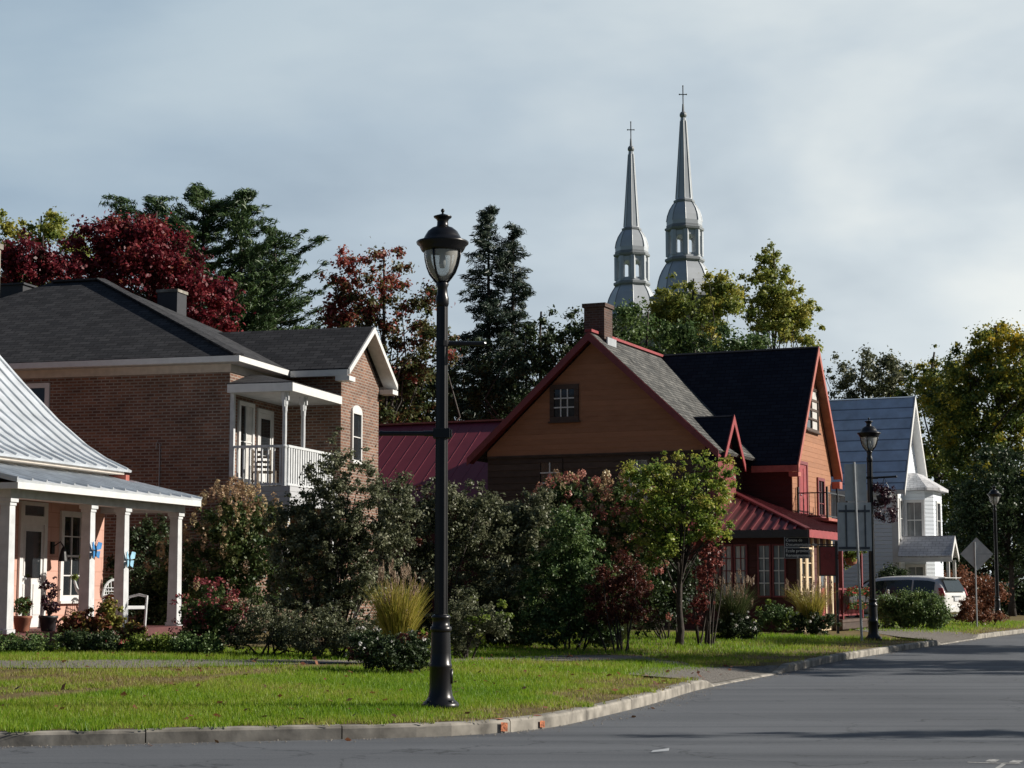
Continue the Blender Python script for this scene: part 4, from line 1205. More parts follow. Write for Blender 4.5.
# metal-roofed shed behind its left side
sf_ = Frame(2.46, 54.0, -23.6)
sh = thing('shed', 'low outbuilding with a plain maroon metal roof behind the shrubs', 'shed', sf_.loc, sf_.rz)
def shed():
    L0 = sf_.L(W(370, 421, 63)); L1 = sf_.L(W(520, 419, 61.5)); zt = 7.15
    y1 = max(L0.y, L1.y); y0 = y1 - 4.2; x0, x1 = L0.x - 1, -3.9
    MB().box(x0 + .3, x1 - .2, y0 + .4, y1 + 3.6, 0, 4.25).build('wall', M['maroon_wall'], sh)
    m = MB().slab([(x0, y0, 4.1), (x1, y0, 4.1), (x1, y1, zt), (x0, y1, zt)], .06).slab([(x0, y1 + 4.2, 4.1), (x1, y1 + 4.2, 4.1), (x1, y1, zt), (x0, y1, zt)], .06)
    ribs(m, (x0, y0, 4.1), (x1, y0, 4.1), (x0, y1, zt), (x1, y1, zt), .45, .008, .02)
    rr = m.build('roof', M['shedmetal'], sh)
    MB().bar((x0, y1, zt + .03), (x1, y1, zt + .03), .25, .06).build('ridge_cap', M['salmon'], rr)
    MB().prism([(x0 + .3, y0 + .4, 4.25), (x0 + .3, y1 + 3.6, 4.25), (x0 + .3, y1, 7.0)], (.1, 0, 0)).build('gable', M['maroon_wall'], sh)
shed()

# ------------------------------------------------------------------ white house
def white_house():
    f = Frame(17.6, 78.3, -23.6)
    t = thing('white_house', 'white clapboard house with steep blue-grey tin roof and two-storey bay window', 'house', f.loc, f.rz)
    # origin: under the ridge at the road gable
    hw = 2.45
    MB().box(-9, -.35, -hw, hw, -.3, 5.75).build('wall', M['white_siding'], t)
    MB().prism([(-9, -hw, 5.75), (-9, hw, 5.75), (-9, 0, 9.3)], (8.65, 0, 0)).build('gable', M['white_siding'], t)
    r = MB(); ez, rz = 5.55, 9.75
    for sg in (-1, 1): r.slab([(0, sg * 2.75, ez), (0, 0, rz), (-9.4, 0, rz), (-9.4, sg * 2.75, ez)], .08)
    r.build('roof', M['bluemetal'], t)
    b = MB()
    for sg in (-1, 1): b.prism([(.005, 0, rz + .02), (.005, sg * 2.8, ez - .02), (.005, sg * 2.8, ez - .3), (.005, 0, rz - .4)], (.05, 0, 0))
    b.box(-9.4, 0, -2.79, -2.755, ez - .2, ez - .02)
    b.build('bargeboard', M['white'], t)
    s = MB()
    for sg in (-1, 1): s.slab([(-.34, sg * 2.75, ez - .1), (0, sg * 2.75, ez - .1), (0, 0, rz - .1), (-.34, 0, rz - .1)], .03)
    s.build('soffit', M['white'], t)
    MB().box(-.6, -.33, -hw - .02, -hw + .25, -.3, 5.7).build('corner_board', M['white'], t)
    # bay
    by0, by1, bx = -1.15, 1.5, .85
    P = [(-.35, by0), (bx, by0 + .25), (bx, by1 - .25), (-.35, by1)]
    P = [(-.35, by0), (.55, by0), (bx, by0 + .35), (bx, by1 - .35), (.55, by1), (-.35, by1)]
    bay = MB().prism([(x, y, -.2) for x, y in P], (0, 0, 5.75)).build('bay', M['white_siding'], t)
    rp = MB()
    Q = [(-.34, by0 - .25), (.7, by0 - .25), (bx + .3, by0 + .3), (bx + .3, by1 - .3), (.7, by1 + .25), (-.34, by1 + .25)]
    vs = [(x, y, 5.56) for x, y in Q] + [(x, y, 5.68) for x, y in Q] + [(-.34, by0 + .3, 6.35), (.1, by0 + .6, 6.35), (.1, by1 - .6, 6.35), (-.34, by1 - .3, 6.35)]
    n = 6; fs = [tuple(range(5, -1, -1))] + [(i, (i + 1) % n, (i + 1) % n + n, i + n) for i in range(n)]
    fs += [(6, 7, 13, 12), (7, 8, 13), (8, 9, 14, 13), (9, 10, 14), (10, 11, 15, 14), (12, 13, 14, 15), (11, 6, 12, 15)]
    rp.add(vs, fs).build('bay_roof', M['shingle_pale'], bay)
    window(bay, (bx, .17, 4.3), (1, 0, 0), .7, 1.5, 1, 2, cas=.1)
    window(bay, (.1, by0, 4.3), (0, -1, 0), .62, 1.5, 2, 2, cas=.12, glass='glass_pale', rail=True)
    window(bay, (.1, by0, 1.55), (0, -1, 0), .62, 1.5, 2, 2, cas=.12, glass='glass_pale', rail=True)
    window(t, (-.35, -1.85, 4.35), (1, 0, 0), .55, 1.5, 1, 2, cas=.1, glass='glass_pale')
    # entrance porch with its own little gable
    m = MB()
    y0, y1, ym = -2.9, -1.2, -2.05
    x1 = 1.9
    for yy in (y0, y1): m.slab([(x1, yy, 2.75), (x1, ym, 3.6), (-.3, ym, 3.6), (-.3, yy, 2.75)], .08)
    pr = m.build('porch_roof', M['shingle_pale'], t)
    q = MB().prism([(x1 + .005, ym, 3.6), (x1 + .005, y0 - .02, 2.75), (x1 + .005, y0 - .02, 2.52), (x1 + .005, ym, 3.3)], (.04, 0, 0)).prism([(x1 + .005, ym, 3.6), (x1 + .005, y1 + .02, 2.75), (x1 + .005, y1 + .02, 2.52), (x1 + .005, ym, 3.3)], (.04, 0, 0))
    q.box(-.3, x1, y0 - .02, y0 + .05, 2.5, 2.68)
    q.build('porch_trim', M['white'], pr)
    for x, y in ((x1 - .15, y0 + .12), (x1 - .15, y1 - .1)): MB().box(x - .06, x + .06, y - .06, y + .06, .1, 2.6).build('porch_post', M['white'], t)
    MB().box(-.35, x1, y0 + .05, y1 - .02, -.2, .12).build('porch_floor', M['concrete'], t)
    door(t, (-.35, -2.0, .12), (1, 0, 0), .8, 2.0, 'white', 'white', 'glass')
    MB().box(-6, -3, -2.48, -hw, 4.9, 5.0).build('ledge', M['white'], t) if False else None
    MB().box(bx + .1, bx + .4, .7, 1.1, 2.7, 3.25).build('air_conditioner', M['offwhite'], t)
    return f
wf = white_house()

# ------------------------------------------------------------------ church
def church():
    A = W(684, 190, 200); B = W(631.5, 220, 216)
    A.z = B.z = -.3
    t = thing('church', 'distant church with twin silver steeples topped by crosses', 'church', A)
    H = W(684, 86, 200).z + .3
    def Z(py, Y, z0=-.3): return W(684, py, Y).z - z0
    def tower(o, Y, dy):
        # dy: how many pixels lower this tower's marks lie in the photograph; sizes are the same real sizes
        k = 200 / F
        zz = lambda py: Z(py, 200.0)
        p = MB()
        # square shaft, hidden by the trees
        p.box(o.x - 3.6, o.x + 3.6, o.y - 3.6, o.y + 3.6, 0, zz(300)); sh_ = p.build('tower', M['concrete'], t)
        c = (o.x, o.y, 0)
        d = MB().lathe([(3.7, zz(300)), (3.6, zz(297)), (3.25, zz(293)), (3.12, zz(288)), (3.0, zz(282)), (2.82, zz(276.5)), (2.55, zz(271)), (2.25, zz(266.5)), (1.98, zz(263)), (1.98, zz(257))], 8, c, -R(23.6)).build('dome', M['steeple'], sh_)
        MB().lathe([(2.1, zz(263)), (2.25, zz(261.5)), (2.25, zz(259.5)), (2.05, zz(258.6))], 8, c, -R(23.6)).lathe([(3.75, zz(301)), (4.05, zz(299.5)), (4.05, zz(297)), (3.6, zz(295.8))], 8, c, -R(23.6)).build('cornice', M['steeple_dark'], d)
        z0, z1 = zz(257), zz(232)
        ln = MB().lathe([(1.9, z0), (1.9, z0 + .25)], 8, c, -R(23.6)).lathe([(1.9, z1 - .55), (1.9, z1)], 8, c, -R(23.6))
        for i in range(8):
            a0 = 2 * math.pi * (i + .5) / 8 - R(23.6)
            x, y = o.x + 1.78 * math.cos(a0), o.y + 1.78 * math.sin(a0)
            ln.tube([(x, y, z0), (x, y, z1)], .36, 6)
            # arch heads
            a1 = 2 * math.pi * (i + 1.5) / 8 - R(23.6)
            q0 = Vector((o.x + 1.78 * math.cos(a0), o.y + 1.78 * math.sin(a0), 0)); q1 = Vector((o.x + 1.78 * math.cos(a1), o.y + 1.78 * math.sin(a1), 0))
            zs = z1 - 1.05
            pts = []
            for j in range(7):
                an = math.pi * j / 6; f_ = .5 - .32 * math.cos(an)
                pts.append(q0.lerp(q1, f_) + Vector((0, 0, zs + .48 * math.sin(an))))
            poly = pts + [q1 + Vector((0, 0, z1 - .5)), q0 + Vector((0, 0, z1 - .5))]
            nrm = (q0 + q1) * .5 - Vector((o.x, o.y, 0)); nrm.normalize()
            for j in range(6):
                top0 = Vector((pts[j].x, pts[j].y, z1 - .5)); top1 = Vector((pts[j + 1].x, pts[j + 1].y, z1 - .5))
                ln.prism([pts[j], pts[j + 1], top1, top0], -nrm * .2)
        ln.build('lantern', M['steeple'], sh_)
        MB().lathe([(1.95, zz(232.5)), (2.2, zz(231)), (2.25, zz(229)), (2.05, zz(228)), (2.05, zz(226))], 8, c, -R(23.6)).build('cornice', M['steeple_dark'], sh_)
        MB().lathe([(2.0, zz(226.5)), (2.02, zz(222)), (1.9, zz(216)), (1.65, zz(210)), (1.3, zz(205)), (1.1, zz(203)), (1.0, zz(200))], 8, c, -R(23.6)).build('dome', M['steeple'], sh_)
        MB().lathe([(1.0, zz(200.5)), (.95, zz(199)), (.34, zz(121)), (.3, zz(118))], 8, c, -R(23.6)).build('spire', M['steeple'], sh_)
        sm = MB()
        for i in range(8):
            a0 = 2 * math.pi * (i + .5) / 8 - R(23.6); q = lambda r_, py: (o.x + r_ * math.cos(a0), o.y + r_ * math.sin(a0), zz(py))
            sm.tube([q(.96, 199), q(.34, 121)], .045, 4)
            sm.tube([q(r_, p_) for r_, p_ in ((2.03, 222), (1.91, 216), (1.66, 210), (1.31, 205), (1.11, 203))], .05, 4)
            sm.tube([q(r_, p_) for r_, p_ in ((3.26, 293), (3.13, 288), (3.01, 282), (2.83, 276.5), (2.56, 271), (2.26, 266.5), (2.0, 263))], .055, 4)
        for r_, py in ((.93, 190), (.82, 178), (.72, 166), (.62, 154), (.53, 143)): pass
        sm.build('seam', M['steeple_dark'], sh_)
        MB().lathe([(1.12, zz(203.5)), (1.2, zz(202.5)), (1.2, zz(200.8)), (1.0, zz(200))], 8, c, -R(23.6)).build('cornice', M['steeple_dark'], sh_)
        MB().ball((o.x, o.y, zz(115)), .42, 10).tube([(o.x, o.y, zz(118)), (o.x, o.y, zz(104))], [.2, .1], 8).build('finial', M['steeple_dark'], sh_)
        zc = zz(97)
        cx = MB().tube([(o.x, o.y, zz(106)), (o.x, o.y, zz(86))], .06, 6).bar((o.x - .4, o.y, zc + .3), (o.x + .4, o.y, zc + .3), .085, .085)
        for sx in (-.4, .4): cx.ball((o.x + sx, o.y, zc + .3), .09, 5)
        cx.ball((o.x, o.y, zz(86)), .09, 5)
        cx.build('cross', M['darkgrey'], sh_)
    tower(Vector((0, 0, 0)), 200, 0)
    tower(B - A, 216, 0)
    d = (B - A); u = d.normalized(); n = Vector((-u.y, u.x, 0))
    if n.x > 0: n = -n
    p0 = u * 3.8 + n * 1; p1 = d - u * 3.8 + n * 1
    q = [p0, p1, p1 + n * 40, p0 + n * 40]
    MB().prism([(v.x, v.y, 0) for v in q], (0, 0, 14)).build('nave', M['concrete'], t)
    m = MB(); mid0 = (q[0] + q[1]) / 2; mid1 = (q[2] + q[3]) / 2
    up = lambda v, z: (v.x, v.y, z)
    m.slab([up(q[0], 14), up(q[3], 14), up(mid1, 20), up(mid0, 20)], .2).slab([up(q[1], 14), up(q[2], 14), up(mid1, 20), up(mid0, 20)], .2)
    m.build('roof', M['steeple_dark'], t)
church()

# ------------------------------------------------------------------ street lamps
def street_lamp(label, base):
    t = thing('street_lamp', label, 'street lamp', base, 0, 'black lamps along the kerb')
    b = MB().lathe([(.21, 0), (.21, .05), (.195, .075), (.16, .10), (.135, .15), (.125, .22), (.122, .45), (.126, .46), (.126, .49), (.118, .5), (.112, .62), (.105, .9), (.105, .91)], 20)
    for i in range(4):
        a = math.pi / 4 + i * math.pi / 2; b.box(.165 * math.cos(a) - .025, .165 * math.cos(a) + .025, .165 * math.sin(a) - .025, .165 * math.sin(a) + .025, .05, .1)
    b.box(.09, .135, -.05, .05, .28, .44)
    b.build('base', M['black'], t, smooth=True)
    s_ = MB().lathe([(.076, .9), (.072, 2.5), (.064, 4.62)], 8)
    for i in range(8):
        a = 2 * math.pi * i / 8 + math.pi / 8; s_.tube([(.069 * math.cos(a), .069 * math.sin(a), 1.05), (.058 * math.cos(a), .058 * math.sin(a), 4.5)], .012, 5)
    s_.build('post', M['black'], t)
    MB().lathe([(.104, .84), (.12, .86), (.12, .9), (.1, .91), (.095, .985), (.11, 1.0), (.11, 1.02), (.078, 1.04)], 20).build('collar', M['black'], t, smooth=True)
    MB().lathe([(.064, 4.5), (.076, 4.54), (.076, 4.6), (.062, 4.64), (.058, 4.72), (.075, 4.76), (.05, 4.8)], 16).build('neck', M['black'], t, smooth=True)
    # lantern
    g = MB().lathe([(.045, 4.79), (.095, 4.83), (.145, 4.89), (.18, 4.97), (.203, 5.06), (.21, 5.14)], 24); g.f = [q for q in g.f if len(q) == 4]
    g.build('globe', M['globe'], t, smooth=True)
    c = MB()
    for i in range(4):
        a = math.pi / 4 + i * math.pi / 2 + .35
        c.tube([(r_ * math.cos(a), r_ * math.sin(a), z) for r_, z in ((.045, 4.76), (.108, 4.825), (.158, 4.885), (.194, 4.97), (.217, 5.06), (.225, 5.14))], .013, 6)
    c.build('cage', M['black'], t, smooth=True)
    MB().lathe([(.03, 5.14), (.04, 5.0), (.03, 4.95)], 10).build('bulb', M['offwhite'], t, smooth=True)
    h = MB().lathe([(.2, 5.13), (.235, 5.14), (.25, 5.165), (.265, 5.2), (.295, 5.225), (.3, 5.245), (.29, 5.255), (.225, 5.265), (.205, 5.31), (.17, 5.37), (.12, 5.41), (.075, 5.425), (.065, 5.44), (.062, 5.49), (.075, 5.515), (.1, 5.53), (.105, 5.545), (.06, 5.56), (.02, 5.575)], 28)
    h.build('hood', M['black'], t, smooth=True)
    MB().lathe([(.012, 5.57), (.012, 5.59), (.022, 5.605), (.022, 5.62), (.008, 5.635)], 10).build('finial', M['black'], t, smooth=True)
    return t
def arm(t, z, dx, clamp, dz=0):
    m = MB().tube([(0.05 * (1 if dx > 0 else -1), 0, z), (dx, 0, z + dz)], .027, 8).ball((dx, 0, z + dz), .032, 6)
    m.tube([(0.05 * (1 if dx > 0 else -1), 0, z), (.2 * (1 if dx > 0 else -1), 0, z)], .032, 8)
    if clamp: m.box(-.095, .095, -.09, .09, z - .055, z + .055).box(.09, .115, -.04, .04, z - .045, z + .045)
    else: m.lathe([(.078, z - .03), (.08, z + .03)], 12)
    m.build('banner_arm', M['black'], t, bevel=.006 if clamp else 0)
_l = W(441, 600, 20.2); LB = [G(_l.x, _l.y), None, None]
p1 = LB[0]
lamp1 = street_lamp('large black lamp post in the foreground grass with two banner arms', p1)
def lamp_at(px, py_b, Hpx, like):
    Y = F * 5.63 / Hpx * 1.0
    p = W(px, py_b, Y); p.z = gz(p.x, p.y); return p
p2 = lamp_at(873.5, 637, 221, None); p3 = lamp_at(998, 622, 136, None)
def lamp_copy(p, label):
    c = copy_tree(lamp1); c.location = p; c['label'] = label; return c
lamp2 = lamp_copy(p2, 'black lamp post by the red house, with a hanging flower basket')
lamp3 = lamp_copy(p3, 'far black lamp post at right beside the diamond sign')
arm(lamp1, 4.08, .47, False); arm(lamp1, 3.06, -.68, True)
arm(lamp2, 4.1, .66, False, .03); arm(lamp2, 4.1, -.14, False)
hb = thing('hanging_basket', 'dark purple trailing basket hanging from the lamp post arm', 'hanging basket', p2 + Vector((.36, 0, 3.65)))
MB().lathe([(.05, -.24), (.14, -.2), (.19, -.1), (.21, 0)], 14).build('basket', M['darkgrey'], hb, smooth=True)
w_ = MB()
for i in range(3):
    a = i * 2.1; w_.tube([(.2 * math.cos(a), .2 * math.sin(a), 0), (0, 0, .46)], .005, 4)
w_.build('wire', M['black'], hb)
rg = np.random.default_rng(5)
C = [(rg.normal() * .14, rg.normal() * .14, .08 + rg.random() * .16) for i in range(16)] + [(.24 * math.cos(a), .24 * math.sin(a), -rg.random() * .6) for a in rg.random(26) * 6.28]
v, q, rnd = leaf_cards(C, [(.11, .11, .13)] * len(C), rg.random(len(C)), 1500, .06, .6, 0, .2, rg)
raw_mesh('foliage', v, q, LM['purple'], hb, rnd)

# ------------------------------------------------------------------ signs
def sign_back():
    Y = 44.8
    b = ground_hit(862, 637); b = W(862, 637, Y); b.z = gz(b.x, b.y)
    t = thing('road_sign', 'tall grey road sign panels seen from behind beside lamp post', 'road sign', b)
    def P(px, py, d=0): v = W(px, py, Y + d) - b; return v
    MB().tube([Vector((0, 0, -.2)), P(854, 462)], .032, 8).build('post', M['galv'], t)
    for nm, (x0, y0, x1, y1) in (('sign_panel', (845, 464, 866, 501)), ('sign_panel', (838, 502.5, 871, 551))):
        a, c = P(x0, y1, .05), P(x1, y0, .05)
        s_ = MB().box(a.x, c.x, .05, .056, a.z, c.z)
        s_.build(nm, M['aluback'], t)
    br = MB()
    for py in (511, 548): a, c = P(838, py), P(871, py); br.box(a.x + .02, c.x - .02, .034, .048, a.z - .03, a.z + .03)
    for px in (847,): a, c = P(px, 549), P(px, 505); br.box(a.x - .02, a.x + .02, .02, .034, a.z, c.z)
    for px in (866,): a, c = P(px, 549), P(px, 505); br.box(a.x - .02, a.x + .02, .02, .034, a.z, c.z)
    br.build('bracket', M['bracketgrey'], t)
sign_back()

def diamond():
    Y = 63.0
    b = W(977, 626, Y); b.z = gz(b.x, b.y)
    t = thing('road_sign', 'grey back of a diamond road sign on thin post by red bush', 'road sign', b)
    c = W(977, 554, Y) - b; r_ = m2(16.5, Y)
    MB().tube([(0, 0, -.2), (0, 0, c.z + .42)], .028, 8).build('post', M['galv'], t)
    s_ = MB().prism([(c.x - r_, .035, c.z), (c.x, .035, c.z - r_), (c.x + r_, .035, c.z), (c.x, .035, c.z + r_)], (0, .006, 0)); s_.build('sign_panel', M['aluback'], t)
    MB().box(c.x + .02, c.x + r_ * .9, .03, .034, c.z - .01, c.z + .01).build('bracket', M['galv'], t)
diamond()

def text_mesh(name, body, size, mat, parent, loc, rot, ext=.004, align='LEFT'):
    cu = bpy.data.curves.new(name, 'FONT'); cu.body = body; cu.size = size; cu.extrude = ext; cu.align_x = align
    o = bpy.data.objects.new(name, cu); COL.objects.link(o)
    bpy.context.view_layer.update()
    dg = bpy.context.evaluated_depsgraph_get()
    me = bpy.data.meshes.new_from_object(o.evaluated_get(dg))
    bpy.data.objects.remove(o)
    me.materials.clear(); me.materials.append(M[mat])
    o = bpy.data.objects.new(name, me); COL.objects.link(o); o.parent = parent; o.location = loc; o.rotation_euler = rot
    return o

def black_sign():
    Y = 50.6
    b = W(799, 632, 50.6); b.z = gz(b.x, b.y)
    t = thing('information_sign', 'small black two-part sign with white lettering by the red house corner', 'sign', b)
    P = lambda px, py: W(px, py, Y) - b
    MB().box(-.03, .03, -.02, .04, -.2, P(797, 539).z).build('post', M['wood'], t)
    for i, (y0, y1) in enumerate(((537.5, 547), (548, 558))):
        a, c = P(784.5, y1), P(808.5, y0)
        s_ = MB().box(a.x, c.x, -.045, -.022, a.z, c.z).build('sign_panel', M['signblack'], t)
        fr = MB()
        for (x0, x1, z0, z1) in ((a.x - .012, c.x + .012, a.z - .012, a.z + .006), (a.x - .012, c.x + .012, c.z - .006, c.z + .012), (a.x - .012, a.x + .006, a.z + .006, c.z - .006), (c.x - .006, c.x + .012, a.z + .006, c.z - .006)): fr.box(x0, x1, -.049, -.02, z0, z1)
        fr.build('frame', M['darkgrey' if False else 'galv'], s_)
        h = c.z - a.z
        for j, tx in enumerate((('Centre de', 'Documentation No'), ('École provinciale', 'Renseignements'))[i]):
            text_mesh('lettering', tx, h * .42, 'lettering', s_, (a.x + .03, -.047, c.z - h * (.42 + .45 * j)), (math.pi / 2, 0, 0), .002)
black_sign()

def red_sign():
    Y = 51.2
    b = W(838, 634, Y); b.z = gz(b.x, b.y)
    t = thing('hanging_sign', 'dark maroon board hanging from a post arm in front of the porch', 'sign', b)
    P = lambda px, py: W(px, py, Y) - b
    MB().box(-.035, .035, -.035, .035, -.2, P(838, 541).z).build('post', M['darkgrey'], t)
    MB().bar(P(838, 544.5), P(808, 544.5), .03, .03).build('bracket', M['darkgrey'], t)
    a, c = P(820.5, 575), P(835, 547)
    s_ = MB().box(a.x, c.x, -.015, .015, a.z, c.z).build('sign_panel', M['maroon_paint'], t, bevel=.006)
    fr = MB().box(a.x - .03, a.x, -.02, .02, a.z - .03, c.z + .03).box(c.x, c.x + .03, -.02, .02, a.z - .03, c.z + .03).box(a.x, c.x, -.02, .02, a.z - .03, a.z).box(a.x, c.x, -.02, .02, c.z, c.z + .03)
    fr.build('frame', M['darkgrey'], s_)
    cm = (a + c) / 2
    em = MB()
    for i in range(24):
        a0, a1 = i * math.pi / 12, (i + 1) * math.pi / 12; r_ = .1; zc = c.z - .24
        em.bar((cm.x + r_ * math.cos(a0), -.018, zc + r_ * math.sin(a0)), (cm.x + r_ * math.cos(a1), -.018, zc + r_ * math.sin(a1)), .004, .022, (0, 1, 0))
    em.build('emblem', M['red_paint'], s_)
    MB().tube([(a.x + .05, 0, c.z + .03), (a.x + .05, 0, P(0, 544.5).z)], .006, 4).tube([(c.x - .05, 0, c.z + .03), (c.x - .05, 0, P(0, 544.5).z)], .006, 4).build('chain', M['darkgrey'], s_)
red_sign()

b = ground_hit(697, 635); st = MB().box(-.03, .03, -.03, .03, -.2, W(697, 571, b.y).z - b.z - .05).prism([(-.03, -.03, W(697, 571, b.y).z - b.z - .05), (.03, -.03, W(697, 571, b.y).z - b.z - .05), (0, -.03, W(697, 571, b.y).z - b.z)], (0, .06, 0)).build('stake', M['wood'])
st.location = b; tag(st, 'thin grey wooden stake standing in the lawn right of the young tree', 'stake')
b = W(889, 628, 60); b.z = gz(b.x, b.y)
st = MB().tube([(0, 0, -.2), (0, 0, 1.22)], .035, 8).ball((0, 0, 1.22), .037, 6).build('marker_post', M['offwhite']); st.location = b
tag(st, 'thin white marker post in front of the hedge beside the minivan', 'post')

# ------------------------------------------------------------------ minivan
def minivan():
    Yv = 70.0
    b = W(957, 627, Yv); b.z = gz(b.x, b.y) + .03
    # own axes: x = from tail (0) to nose, nose pointing away from the road
    t = thing('minivan', 'white minivan parked in the driveway behind the hedge, tail to the road', 'minivan', b, R(138))
    st = [(0.0, .52, 1.02, 1.06, .86), (.06, .42, 1.05, 1.2, .90), (.2, .3, 1.06, 1.52, .93), (.42, .26, 1.06, 1.70, .95), (.75, .25, 1.05, 1.76, .965), (1.6, .25, 1.03, 1.79, .975), (2.7, .25, 1.02, 1.77, .975), (3.3, .25, 1.02, 1.70, .97), (3.75, .25, 1.02, 1.45, .965), (4.2, .26, 1.0, 1.1, .95), (4.7, .28, .88, .93, .9), (5.0, .34, .72, .78, .8), (5.1, .42, .62, .66, .7)]
    vs, fs = [], []
    def ring(x, zb, belt, top, w):
        wr = w * (.80 if top - belt > .25 else .93)
        half = [(w * .88, zb), (w * .99, zb + .18), (w, (zb + belt) / 2 + .05), (w * .985, belt), (w * .9 if top - belt > .25 else w * .96, belt + (top - belt) * .5), (wr, top - (top - belt) * .12), (wr * .8, top), (wr * .3, top + .02)]
        return [(x, y, z) for y, z in half] + [(x, -y, z) for y, z in half[::-1]]
    rings = [ring(*s_) for s_ in st]; m_ = len(rings[0])
    for r_ in rings: vs += r_
    for i in range(len(rings) - 1):
        for k in range(m_):
            j = (k + 1) % m_
            fs.append((i * m_ + k, i * m_ + j, (i + 1) * m_ + j, (i + 1) * m_ + k))
    fs.append(tuple(range(m_ - 1, -1, -1))); fs.append(tuple((len(rings) - 1) * m_ + k for k in range(m_)))
    body = MB().add(vs, fs)
    bm = bmesh.new()
    o = body.build('body', M['carwhite'], t, smooth=True)
    bm.from_mesh(o.data); bmesh.ops.recalc_face_normals(bm, faces=bm.faces); bm.to_mesh(o.data); bm.free()
    sb = o.modifiers.new('s', 'SUBSURF'); sb.levels = 1; sb.render_levels = 1
    # side glass follows the tumblehome
    def side(sg, xa, xb, rake=0):
        def pt(x, fz):
            for i in range(len(st) - 1):
                if st[i][0] <= x <= st[i + 1][0]:
                    g = (x - st[i][0]) / (st[i + 1][0] - st[i][0]); a_ = [u + (v_ - u) * g for u, v_ in zip(st[i], st[i + 1])]; break
            _, zb, belt, top, w = a_
            y = w * (.985 - .15 * fz) + .012
            return (x, sg * y, belt + .04 + (top - belt - .2) * fz)
        n = 6; up_, dn = [], []
        for i in range(n + 1):
            x = xa + (xb - xa) * i / n
            dn.append(pt(x, 0)); up_.append(pt(min(max(x + rake, .3), 3.9), 1))
        P = dn + up_
        m = MB().add(P, [(i, i + 1, n + 2 + i, n + 1 + i) for i in range(n)])
        m.build('side_window', M['carglass'], t)
    for sg in (-1, 1):
        side(sg, .45, 1.35); side(sg, 1.42, 2.5); side(sg, 2.57, 3.5, -.1)
        MB().tube([(.5, sg * .965, .98), (3.6, sg * .985, .96)], .012, 4).build('side_moulding', M['rim'], t)
        # tail lamp wraps the corner
        tl = MB().prism([(-.01, sg * .86, 1.02), (.2, sg * .945, 1.02), (.24, sg * .93, 1.32), (.1, sg * .84, 1.32)], (-.015, sg * .05, 0)); tl.build('tail_light', M['redlens'], t, bevel=.01)
        MB().box(1.35, 1.38, sg * .975 - .005, sg * .975 + .02, .4, 1.0).build('door_seam', M['darkgrey'], t)
        MB().box(1.9, 2.1, sg * .985 - .01, sg * .985 + .03, .88, .92).build('door_handle', M['carwhite'], t)
        MB().ball((3.6, sg * 1.08, 1.08), (.1, .12, .09), 8).build('wing_mirror', M['carwhite'], t)
        for x in (.95, 4.05):
            w = MB(); tp = [(.2, -.1), (.31, -.11), (.34, -.08), (.34, .08), (.31, .11), (.2, .1)]
            w.lathe(tp, 24); w.xf(Matrix.Translation((x, sg * .88, .34)) @ Matrix.Rotation(math.pi / 2, 4, 'X'))
            wh = w.build('wheel', M['tyre'], t, smooth=True)
            MB().lathe([(.2, -.115), (.2, .115), (.06, .13)], 20).xf(Matrix.Translation((x, sg * .88, .34)) @ Matrix.Rotation(math.pi / 2, 4, 'X')).build('rim', M['rim'], wh)
    MB().add([(.055, -.72, 1.15), (.055, .72, 1.15), (.3, .62, 1.62), (.3, -.62, 1.62)], [(0, 1, 2, 3)]).xf(Matrix.Translation((-.085, 0, .03))).build('rear_window', M['carglass'], t)
    MB().box(.12, .42, -.62, .62, 1.69, 1.72).build('spoiler', M['carwhite'], t, bevel=.01)
    MB().box(-.06, .25, -.88, .88, .38, .62).build('bumper', M['carwhite'], t, bevel=.04)
    MB().box(-.03, -.01, -.17, .17, .82, .96).build('number_plate', M['plate'], t)
    MB().box(-.035, .0, -.3, .3, .98, 1.02).build('tailgate_handle', M['rim'], t)
    MB().add([(3.35, -.7, 1.63), (3.35, .7, 1.63), (4.15, .84, 1.12), (4.15, -.84, 1.12)], [(0, 1, 2, 3)]).xf(Matrix.Translation((.03, 0, .05))).build('windscreen', M['carglass'], t)
minivan()

# ------------------------------------------------------------------ trees
def base(px, Y):
    p = W(px, 600, Y); return Vector((p.x, p.y, gz(p.x, p.y)))
def up_at(px, py, Y): return tuple(W(px, py, Y))

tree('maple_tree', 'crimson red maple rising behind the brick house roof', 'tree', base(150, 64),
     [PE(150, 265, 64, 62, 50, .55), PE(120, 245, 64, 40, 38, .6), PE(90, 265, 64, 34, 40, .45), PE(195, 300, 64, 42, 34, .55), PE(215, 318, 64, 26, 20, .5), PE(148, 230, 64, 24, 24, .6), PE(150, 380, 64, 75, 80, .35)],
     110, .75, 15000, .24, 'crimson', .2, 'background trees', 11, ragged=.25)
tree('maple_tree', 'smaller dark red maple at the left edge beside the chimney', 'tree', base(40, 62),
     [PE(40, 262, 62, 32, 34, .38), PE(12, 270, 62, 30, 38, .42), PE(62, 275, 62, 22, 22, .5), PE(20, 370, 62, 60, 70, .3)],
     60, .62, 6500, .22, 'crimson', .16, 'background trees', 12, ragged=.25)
tree('birch_tree', 'yellow green tree showing above the dark red maple at far left', 'tree', base(30, 74),
     [PE(48, 236, 74, 20, 26, .5), PE(10, 240, 74, 22, 28, .62), PE(30, 300, 74, 45, 50, .3), PE(72, 250, 74, 14, 20, .4)], 46, .6, 6500, .24, 'poplar', .16, 'background trees', 13, ragged=.3)
